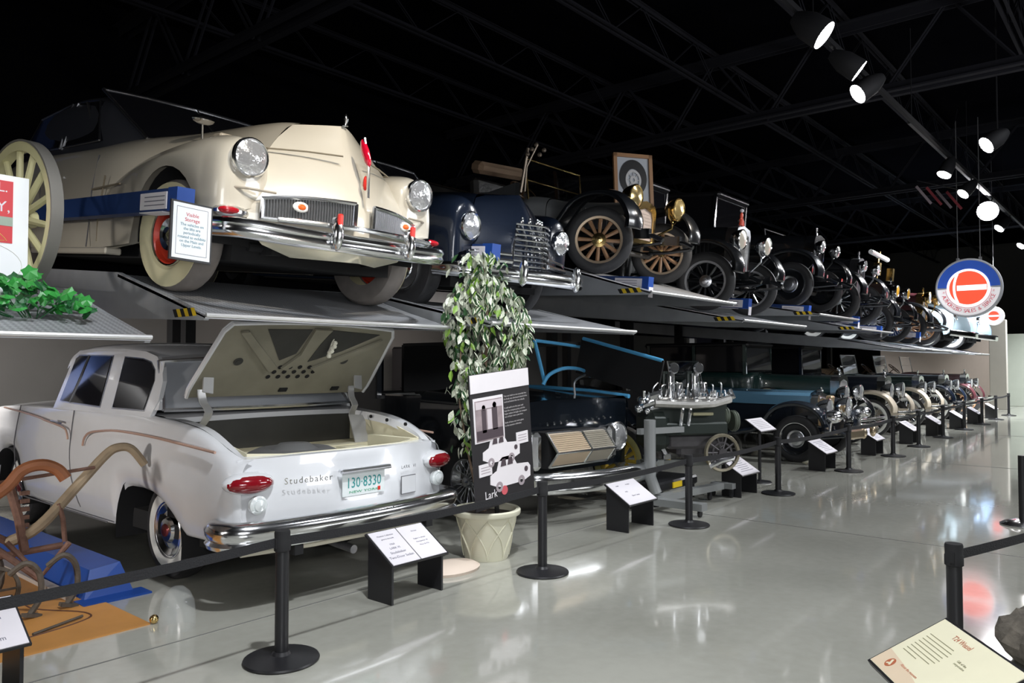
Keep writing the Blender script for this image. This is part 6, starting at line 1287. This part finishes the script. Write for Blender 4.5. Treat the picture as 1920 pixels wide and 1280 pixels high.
# ------------------------------------------------------------------ lower left: rug, old cultivator, blue lift foot, glass dome
def rugmat():
    return mat('orange_hide', (0.52, 0.24, 0.06), 0.6, noise=(2.5, 0.35))
m = MB(); m.box((0.59, 6.2, 0.004), (3.0, 3.38, 0.008)); rg = obj('floor_hide', m, rugmat(), None, smooth=0); tag(rg, 'orange-brown flat floor covering with a dark curved line under the rusty cultivator', 'rug')
m = MB(); m.tube([(x, y, 0.008) for x, y in cr([(0.6, 4.72), (1.4, 4.76), (1.85, 4.85), (1.92, 5.0), (1.75, 5.3), (1.72, 5.6), (1.45, 6.0)], 5)], 0.006, 5); obj('border_line', m, mat('dark_brown_line', (0.10, 0.04, 0.02), 0.7), rg)
cu = thing('horse_cultivator', 'rusty iron horse cultivator with bent wooden handles standing on the orange rug', 'plough', (1.85, 5.4, 0))
RUST = mat('rusty_iron', (0.17, 0.09, 0.065), 0.8, noise=(18, 0.6), bump=(50, 0.5)); IRON = mat('brown_iron', (0.085, 0.07, 0.055), 0.7, noise=(18, 0.5), bump=(50, 0.5))
OW = mat('old_handle_wood', (0.30, 0.23, 0.15), 0.7, noise=(14, 0.4)); RW = mat('red_brown_wood', (0.30, 0.11, 0.045), 0.55, noise=(9, 0.4))
def L_(pts): return [(x - 1.85, y - 5.4, z) for x, y, z in pts]
m = MB(); q = cr(L_([(1.66, 5.5, 0.40), (1.80, 5.4, 0.49), (2.03, 5.4, 0.73), (2.18, 5.38, 0.90), (2.25, 5.36, 0.945), (2.33, 5.34, 0.93), (2.41, 5.32, 0.82)]), 5); m.tube(q, [0.036 - 0.010*i/len(q) for i in range(len(q))], 9); obj('handle', m, OW, cu)
m = MB(); q = cr(L_([(1.30, 5.3, 0.60), (1.55, 5.25, 0.76), (1.64, 5.22, 0.87), (1.74, 5.2, 0.895), (1.82, 5.18, 0.86), (1.86, 5.16, 0.80)]), 5); m.tube(q, 0.036, 9); obj('handle', m, RW, cu)
m = MB(); m.tube(L_([(1.45, 5.25, 0.80), (2.10, 5.35, 0.83)]), 0.012, 6); obj('cross_rod', m, RUST, cu)
m = MB(); m.tube(L_([(1.2, 5.6, 0.30), (1.55, 5.45, 0.33), (1.92, 5.35, 0.36)]), 0.020, 8); m.tube(L_([(1.62, 5.4, 0.42), (1.78, 5.3, 0.20), (1.90, 5.2, 0.40)]), 0.018, 8); m.tube(L_([(1.40, 5.4, 0.55), (1.66, 5.35, 0.30), (1.78, 5.3, 0.18)]), 0.020, 8); m.tube(L_([(1.35, 5.5, 0.62), (1.66, 5.5, 0.40)]), 0.022, 8); obj('frame', m, RUST, cu)
m = MB(); m.tube(L_([(1.66, 5.5, 0.75), (1.70, 5.45, 0.55), (1.72, 5.4, 0.35)]), 0.028, 8)
for k in range(5): m.box((1.73 - 1.85, 0.05, 0.50 + 0.05*k), (0.05, 0.03, 0.025))
m.tube(L_([(1.93, 5.35, 0.38), (1.92, 5.36, 0.52), (1.90, 5.38, 0.62)]), 0.015, 6); obj('depth_lever', m, RUST, cu)
for (x, y, r) in ((1.90, 5.20, 0), (1.68, 5.15, 0.3), (1.62, 5.65, 0), (1.45, 5.5, 0.2)):
    m = MB(); m.tube(cr(L_([(x - 0.10, y + 0.05, 0.27), (x - 0.03, y, 0.33), (x + 0.04, y, 0.26), (x + 0.05, y, 0.12), (x - 0.01, y, 0.02)]), 5), 0.018, 7); m.box((x - 1.85 + 0.0, y - 5.4 - 0.01, 0.022), (0.10, 0.05, 0.02), Euler((0, R(15), r))); obj('tine', m, IRON, cu)
m = MB(); m.lathe([(0.13, -0.012), (0.15, -0.012), (0.15, 0.012), (0.13, 0.012)], 28, 'y', closed=True, c=(-0.33, -0.1, 0.16))
for k in range(6): a = PI/3*k; m.cyl((-0.33, -0.1, 0.16), (-0.33 + 0.14*math.cos(a), -0.1, 0.16 + 0.14*math.sin(a)), 0.008, n=5)
obj('gauge_wheel', m, IRON, cu)
m = MB(); m.tube([(0.02, -0.50, 0.022), (-0.28, -0.62, 0.02)], 0.008, 6); obj('loose_rod', m, IRON, cu)
lf = thing('lift_foot', 'blue painted steel lift channel lying on the floor between the rug and the white sedan', 'lift', (2.17, 5.25, 0))
m = MB(); pr_ = [(-0.16, 0.0), (-0.09, 0.17), (0.10, 0.19), (0.15, 0.0)]
m.add([(x, 0 if z < 0.05 else 0.10, z) for x, z in pr_] + [(x, 3.6, z) for x, z in pr_], [(0, 1, 2, 3), (7, 6, 5, 4), (0, 4, 5, 1), (1, 5, 6, 2), (2, 6, 7, 3), (3, 7, 4, 0)]); obj('channel', m, LBLUE, lf, smooth=0)
m = MB(); m.box((0.0, -0.05, 0.006), (0.42, 0.16, 0.012)); obj('foot_plate', m, LBLUE, lf, smooth=0)
m = MB(); m.box((-0.20, 1.6, 0.02), (0.06, 3.0, 0.03)); obj('pale_skid', m, mat('dusty_strip', (0.45, 0.40, 0.36), 0.7), lf, smooth=0)
gd = thing('glass_dome', 'small clear glass dome with brass ball beside the corner of the orange rug', 'dome', (2.16, 4.33, 0))
m = MB(); m.lathe([(0.095, 0.0), (0.10, 0.07), (0.09, 0.15), (0.065, 0.205), (0.03, 0.235), (0.001, 0.24)], 32); DG = mat('clear_thin_glass', (0.9, 0.95, 0.95), 0.02, spec=1.0); DG.node_tree.nodes['Principled BSDF'].inputs['Alpha'].default_value = 0.10; obj('dome', m, DG, gd)
m = MB(); m.ball((-0.05, 0.18, 0.026), 0.026, 16); obj('brass_ball', m, BRASS, gd)

# ------------------------------------------------------------------ first deck on the left: wagon wheel, poster, greenery
wwl = thing('wagon_wheel', 'cream painted wooden wagon wheel standing behind the poster board and greenery', 'wheel', (1.60, 5.22, 2.375), (0, 0, math.atan2(-0.11, -0.97)))
WCR = mat('cream_wheel_paint', (0.62, 0.58, 0.32), 0.5, noise=(8, 0.12))
# local x axis = wheel axle
m = MB(); m.lathe([(0.395, -0.03), (0.395, 0.03), (0.45, 0.03), (0.45, -0.03)], 56, 'x', closed=True); obj('felloe_rim', m, WCR, wwl, smooth=30)
m = MB(); m.lathe([(0.449, -0.034), (0.449, 0.034), (0.461, 0.034), (0.461, -0.034)], 56, 'x', closed=True); obj('iron_tyre', m, mat('grey_iron_tyre', (0.20, 0.19, 0.17), 0.6, 0.4), wwl, smooth=30)
m = MB(); m.cyl((0, 0, 0.05), (0, 0, 0.40), 0.022, 0.019, 8); sp_ = obj('spoke', m, WCR, wwl)
for k in range(1, 14): inst(sp_, wwl, rot=(2*PI*k/14, 0, 0))
m = MB(); m.lathe([(0.001, -0.09), (0.05, -0.09), (0.06, -0.03), (0.07, 0), (0.06, 0.04), (0.042, 0.10), (0.001, 0.105)], 20, 'x'); obj('hub', m, WCR, wwl)
po = thing('poster_board', 'white poster board with red panel and large white letters behind the greenery', 'sign', (1.24, 4.90, 2.15), (0, 0, R(2)))
m = MB(); m.box((0, 0, 0.0), (0.62, 0.014, 0.80)); obj('board', m, mat('bright_paper', (0.86, 0.88, 0.90), 0.5), po, smooth=0)
m = MB(); m.box((-0.035, -0.009, 0.195), (0.53, 0.004, 0.345)); rp_ = obj('red_panel', m, mat('poster_red', (0.62, 0.06, 0.07), 0.5), po, smooth=0)
m = MB(); m.box((-0.035, -0.0115, 0.142), (0.53, 0.003, 0.05)); obj('green_band', m, mat('sage_band', (0.33, 0.40, 0.33), 0.5), rp_, smooth=0)
text('letters', 'L.', 0.075, PAPER, rp_, (0.205, -0.0115, 0.305), (PI/2, 0, 0), 'RIGHT'); text('letters', 'Y,', 0.085, PAPER, rp_, (0.218, -0.0115, 0.195), (PI/2, 0, 0), 'RIGHT')
m = MB(); m.tube([(0.05 + 0.17*math.cos(a), -0.0125, -0.03 + 0.14*math.sin(a)) for a in [PI*0.15 + PI*0.55*i/12 for i in range(13)]], 0.002, 4)
for a in (0.5, 0.9, 1.3, 1.7): m.tube([(0.05, -0.0125, 0.02), (0.05 + 0.16*math.cos(a), -0.0125, -0.03 + 0.135*math.sin(a))], 0.0015, 4)
obj('wheel_drawing', m, mat('gold_line', (0.72, 0.45, 0.12), 0.5), rp_)
m = MB(); m.tube([(0.02 + 0.26*math.cos(a), -0.0085, -0.10 + 0.13*math.sin(a)) for a in [2*PI*i/32 for i in range(33)]], 0.0015, 4); obj('faint_circle', m, mat('faint_line', (0.66, 0.66, 0.60), 0.5), po)
gp_ = thing('potted_greenery', 'low bright green artificial leaves in front of the white poster board', 'plant', (1.50, 4.66, 1.75))
random.seed(5)
def bigleaf(m, M):
    pts = []; n = 11
    for i in range(n):
        a = -PI/2 + 2*PI*i/n; r = 0.042*(1.0 if i % 2 == 0 else 0.72); pts.append(M @ Vector((r*math.cos(a), r*math.sin(a) + 0.035, 0.004*math.cos(3*a))))
    pts.append(M @ Vector((0, 0.035, 0.010))); m.add(pts, [(i, (i + 1) % n, n) for i in range(n)])
GL = mat('bright_green_leaf', (0.03, 0.24, 0.04), 0.4, noise=(30, 0.4)); GD = mat('deep_ivy_leaf', (0.012, 0.09, 0.025), 0.45)
fl = None; fd = None
for k in range(150):
    p = Vector((random.uniform(-0.42, 0.26), random.uniform(-0.16, 0.16), 0)); hmax = 0.20*max(0.12, 1 - abs(p.x + 0.05)/0.45); p.z = 0.03 + p.y*0.24 + random.uniform(0, hmax)
    e = Euler((random.uniform(0.3, 1.3), random.uniform(-0.6, 0.6), random.uniform(-1.2, 1.2))); s_ = random.uniform(0.7, 1.15)
    if k % 3:
        if fl is None: m = MB(); bigleaf(m, Matrix.Identity(4)); fl = obj('leaf', m, GL, gp_, loc=p, rot=e, smooth=0); o = fl
        else: o = inst(fl, gp_, p, e)
    else:
        if fd is None: m = MB(); bigleaf(m, Matrix.Identity(4)); fd = obj('leaf', m, GD, gp_, loc=p, rot=e, smooth=0); o = fd
        else: o = inst(fd, gp_, p, e)
    o.scale = (s_, s_, s_)
m = MB()
for k in range(16): a = random.uniform(-0.4, 0.2); m.tube([(a*0.3, 0.0, 0.0), (a*0.7, random.uniform(-.1, .1), 0.06), (a, random.uniform(-.12, .12), 0.10)], 0.003, 4)
obj('stems', m, GD, gp_)

# ------------------------------------------------------------------ hanging signs, framed picture, track lighting
BLU = mat('sign_blue', (0.03, 0.10, 0.50), 0.35, emit=((0.03, 0.10, 0.5), 0.25)); SW = mat('sign_white', (0.85, 0.84, 0.86), 0.35, emit=((1, 0.95, 0.97), 0.35)); SR = mat('sign_red', (0.85, 0.05, 0.04), 0.35, emit=((1.0, 0.05, 0.02), 1.5)); SO = mat('sign_letter_red', (0.60, 0.03, 0.07), 0.4, emit=((0.8, 0.05, 0.1), 0.2))
def arc_pts(r, a0, a1, n): return [(r*math.cos(a0 + (a1 - a0)*i/n), r*math.sin(a0 + (a1 - a0)*i/n)) for i in range(n + 1)]
rs_ = thing('round_sign', 'large round hanging lit sign, blue upper ring, red centre with white bar', 'sign', (17.1, 2.92, 2.98), (PI/2, 0, -PI/2))
# local x = image right (-Y world), local y = up, local z = towards the viewer (-X world)
m = MB(); m.lathe([(0.001, -0.10), (0.56, -0.10), (0.57, -0.08), (0.57, 0.03), (0.545, 0.045), (0.53, 0.03), (0.001, 0.03)], 64); obj('case', m, mat('sign_case_white', (0.6, 0.62, 0.66), 0.35), rs_)
def sector(r0, r1, a0, a1, z0, z1, n=40):
    m = MB(); a = arc_pts(r1, a0, a1, n); b = arc_pts(r0, a0, a1, n); N = n + 1
    m.add([(x, y, z1) for x, y in a] + [(x, y, z1) for x, y in b] + [(x, y, z0) for x, y in a] + [(x, y, z0) for x, y in b], [(i, i + 1, N + i + 1, N + i) for i in range(n)] + [(i, 2*N + i, 2*N + i + 1, i + 1) for i in range(n)] + [(N + i, N + i + 1, 3*N + i + 1, 3*N + i) for i in range(n)]); return m
obj('blue_ring', sector(0.36, 0.53, R(2), R(178), 0.03, 0.036), BLU, rs_, smooth=0)
wr = obj('white_ring', sector(0.36, 0.53, R(182), R(358), 0.03, 0.036), SW, rs_, smooth=0)
SG2 = mat('sign_tube_white', (0.85, 0.84, 0.86), 0.35, emit=((1, 0.93, 0.95), 1.1))
obj('inner_ring', sector(0.325, 0.365, 0, 2*PI, 0.03, 0.050, 56), SG2, rs_, smooth=0)
m = MB(); m.lathe([(0.001, 0.030), (0.325, 0.030), (0.325, 0.040), (0.001, 0.040)], 48); obj('red_disc', m, SR, rs_)
m = MB(); m.box((0.06, 0.0, 0.048), (0.50, 0.10, 0.012)); obj('white_bar', m, SG2, rs_, smooth=0)
o = obj('white_curve', sector(0.62, 0.66, R(154), R(206), 0.04, 0.052, 14), SG2, rs_, smooth=0); o.location = (0.40, 0, 0)
S = '★ AUTHORIZED SALES & SERVICE ★'; n = len(S)
for i, ch in enumerate(S):
    if ch == ' ': continue
    if ch == '★': ch = '*'
    a = R(190) + R(160)*i/(n - 1); r = 0.478
    text('letter', ch, 0.10, SO, rs_, (r*math.cos(a), r*math.sin(a), 0.037), (0, 0, a + PI/2), 'CENTER')
obj('trim_line', sector(0.385, 0.392, R(184), R(356), 0.03, 0.0375), SO, rs_, smooth=0)
m = MB()
for x in (-0.18, 0.20): m.cyl((x, 0.5, -0.03), (x, 3.3, -0.03), 0.008, n=6); m.box((x, 0.56, -0.03), (0.05, 0.06, 0.05))
obj('hangers', m, STEEL, rs_)
s2 = thing('round_sign', 'small round white sign with red centre, right of the large one', 'sign', (24.0, 3.52, 2.79), (PI/2, 0, -PI/2))
m = MB(); m.lathe([(0.001, -0.06), (0.24, -0.06), (0.25, 0.0), (0.24, 0.03), (0.001, 0.03)], 40); obj('case', m, SW, s2); m = MB(); m.lathe([(0.001, 0.03), (0.125, 0.03), (0.125, 0.04), (0.001, 0.04)], 32); obj('red_disc', m, SR, s2); m = MB(); m.box((0, 0, 0.044), (0.25, 0.05, 0.008)); obj('white_bar', m, SW, s2, smooth=0)
m = MB(); m.cyl((0, 0.23, -0.02), (0, 4.33, -0.02), 0.006, n=6); obj('hanger', m, STEEL, s2)
fp = thing('framed_picture', 'wood-framed picture of a dark oval wheel standing behind the brass lamp', 'picture', (8.95, 5.45, 3.98), (R(-4), 0, R(-33)))
WF = mat('picture_wood', (0.32, 0.17, 0.08), 0.45)
m = MB()
for s in (-1, 1): m.box((s*0.26, 0, 0), (0.05, 0.04, 0.72)); m.box((0, 0, s*0.335), (0.57, 0.04, 0.05))
obj('frame', m, WF, fp, smooth=0)
m = MB(); m.box((0, 0.01, 0), (0.48, 0.01, 0.64)); obj('mount', m, mat('picture_mount', (0.42, 0.45, 0.50), 0.5), fp, smooth=0)
m = MB(); m.lathe([(0.10, -0.006), (0.20, -0.006), (0.20, 0.0), (0.10, 0.0)], 36, 'y', closed=True, c=(0, 0, 0.0)); m.v = [(x, y, z*1.25 + 0.03) for x, y, z in m.v]; ov = obj('printed_tyre', m, BLACK, fp)
m = MB(); m.lathe([(0.085, -0.008), (0.115, -0.008), (0.115, -0.004), (0.085, -0.004)], 30, 'y', closed=True); m.lathe([(0.02, -0.008), (0.05, -0.008), (0.05, -0.004), (0.02, -0.004)], 20, 'y', closed=True)
for k in range(8): a = PI/4*k; m.cyl((0.04*math.cos(a), -0.006, 0.04*math.sin(a)), (0.10*math.cos(a), -0.006, 0.10*math.sin(a)), 0.005, n=4)
m.v = [(x, y, z*1.25 - 0.0) for x, y, z in m.v]; obj('printed_wheel', m, mat('print_light_grey', (0.55, 0.55, 0.56), 0.5), ov)
m = MB(); m.cyl((0, 0.05, -0.36), (0, 0.05, -1.15), 0.02, n=8); obj('stand', m, BLACK, fp)

TRK = mat('track_black', (0.012, 0.012, 0.014), 0.8, spec=0.15)
tk = thing('light_track', 'long black lighting track hung above the aisle', 'lighting track', (0, 2.72, 4.98))
m = MB(); m.box((17, 0, 0), (44, 0.05, 0.06)); obj('rail', m, TRK, tk, smooth=0)
m = MB(); m.box((16.4, 0.06, 0.02), (8.5, 0.06, 0.05)); obj('joint_channel', m, mat('track_light_grey', (0.05, 0.05, 0.055), 0.7), tk, smooth=0)
m = MB()
for x in range(-4, 40, 4): m.cyl((x, 0, 0.03), (x, 0, 1.32), 0.006, n=5)
obj('hanger_rods', m, TRK, tk)
lamps = [ # position of the face centre, direction it looks, radius, label
 ((7.55, 2.46, 4.66), (0.16, -0.70, -0.62), 0.14, 'first lit spotlight from the left, looking down to the aisle'),
 ((8.72, 2.48, 4.66), (0.31, -0.69, -0.60), 0.12, 'second lit spotlight, seen as a thin ellipse'),
 ((9.33, 2.68, 4.62), (-0.60, 0.66, -0.62), 0.12, 'third lit spotlight, turned left to the cars'),
 ((14.45, 2.80, 4.66), (-0.40, 0.30, -0.86), 0.11, 'fourth lit spotlight, low at the middle of the track'),
 ((16.3, 2.85, 4.66), (-0.5, 0.5, -0.7), 0.11, 'fifth lit spotlight, just left of the brightest lamp'),
 ((18.45, 2.78, 4.66), (-0.93, -0.1, -0.25), 0.20, 'brightest spotlight, glaring straight at the viewer'),
 ((21.0, 2.95, 4.66), (-0.5, 0.5, -0.7), 0.11, 'spotlight just below the brightest lamp'),
 ((24.5, 2.95, 4.66), (-0.5, 0.5, -0.7), 0.11, 'small distant spotlight near the right edge'),
 ((27.5, 2.95, 4.66), (-0.5, 0.5, -0.7), 0.11, 'farthest spotlight of the track'),
 ((12.96, 1.96, 4.68), (-0.55, 0.70, -0.6), 0.13, 'lone lit spotlight right of the track, on its own arm')]
FLARE = lum('bright_lamp_face', (1.0, 0.97, 1.0), 120.0)
for k, (p, d, r, lab) in enumerate(lamps):
    o = thing('track_spotlight', lab, 'lamp', p, (0, 0, 0), 'ceiling spotlights'); d = Vector(d).normalized(); o.rotation_euler = d.to_track_quat('Z', 'Y').to_euler()
    m = MB(); m.lathe([(r, 0.0), (r*1.04, -0.01), (r*0.98, -0.20), (r*0.7, -0.30), (r*0.45, -0.36), (0.001, -0.37)], 24); obj('can', m, mat('lamp_can', (0.012, 0.012, 0.014), 0.7, spec=0.2), o)
    m = MB(); m.lathe([(0.001, -0.004), (r*0.97, -0.004)], 24); obj('lit_face', m, FLARE if k == 5 else BULB, o)
    q = o.rotation_euler.to_matrix().inverted(); top = q @ (Vector((p[0] + (-d.x*0.2), 2.72 if k != 9 else p[1] - d.y*0.2, 4.96 if k != 9 else 7.1)) - Vector(p)); m = MB(); m.cyl((0, 0, -0.2), top, 0.012, n=6); obj('yoke', m, TRK, o)
fl_ = thing('striped_flag', 'small red and white striped banner hung under the roof beside the brightest lamp', 'flag', (16.9, 3.35, 4.75), (0, R(12), R(-50)))
for k in range(4):
    m = MB(); m.box((-0.32 + 0.2*k, 0, 0.02*(k % 2)), (0.05, 0.01, 0.45), Euler((0, R(-52), 0))); obj('stripe', m, mat('banner_red', (0.20, 0.02, 0.03), 0.7) if k in (1, 3) else mat('banner_pale', (0.2, 0.16, 0.18), 0.7), fl_, smooth=0)
m = MB(); m.cyl((-0.5, 0, 0.25), (0.5, 0, 0.25), 0.01, n=6); m.cyl((0, 0, 0.25), (0, 0, 1.8), 0.006, n=5); obj('pole', m, TRK, fl_)

# ------------------------------------------------------------------ background bits
def mbx(name, c, d, mt, lab, cat, grp=None, rot=None):
    m = MB(); m.box((0, 0, 0), d, ch=min(d)*0.06); o = obj(name, m, mt, None, loc=c, rot=rot, smooth=0); return tag(o, lab, cat, grp)
mbx('display_screen', (31.0, 6.4, 1.25), (0.10, 3.6, 2.5), mat('screen_beige', (0.50, 0.42, 0.36), 0.7), 'tan display screen closing the far end of the floor row', 'screen')
mbx('banner_column', (30.4, 4.35, 1.5), (0.25, 0.5, 3.0), mat('pale_column', (0.55, 0.52, 0.46), 0.6), 'pale square column at the far right beside the tan screen', 'column')
mbx('exhibit_wall', (33.0, 3.2, 1.3), (0.15, 3.4, 2.6), mat('pale_green_panel', (0.50, 0.54, 0.46), 0.7), 'pale green display wall beyond the square column at the far end', 'wall panel')
mbx('display_cabinet', (9.25, 9.9, 0.9), (0.9, 0.6, 1.8), BLACK, 'tall black cabinet behind the black coupe', 'cabinet')

PL = {'tail_lamp': 'dark red oval tail lamp', 'boot_lid': 'raised boot lid with drab underside', 'nose_badge': 'bright red nose badge', 'whitewall': 'pale tyre wall band', 'bumper': 'chrome bumper', 'hazard_sticker': 'yellow and black hazard stripe', 'label_strip': 'white label strip', 'end_cap': 'bright blue end of the arm', 'radiator_figurine': 'red figurine', 'header': 'white header panel', 'blue_ring': 'blue half ring', 'red_disc': 'red disc', 'lit_face': 'glowing lamp face', 'side_moulding': 'copper coloured side strip', 'boot_floor': 'cream boot interior', 'grille_badge': 'white oval badge with orange centre', 'raised_panel': 'raised black panel edged in blue', 'water_pipe': 'chrome water pipe', 'flywheel': 'spoked flywheel with bronze rim', 'licence_plate': 'white licence plate with teal digits'}
for o in list(bpy.data.objects):
    b = o.name.split('.')[0]
    if o.parent is not None and b in PL: o['label'] = PL[b]
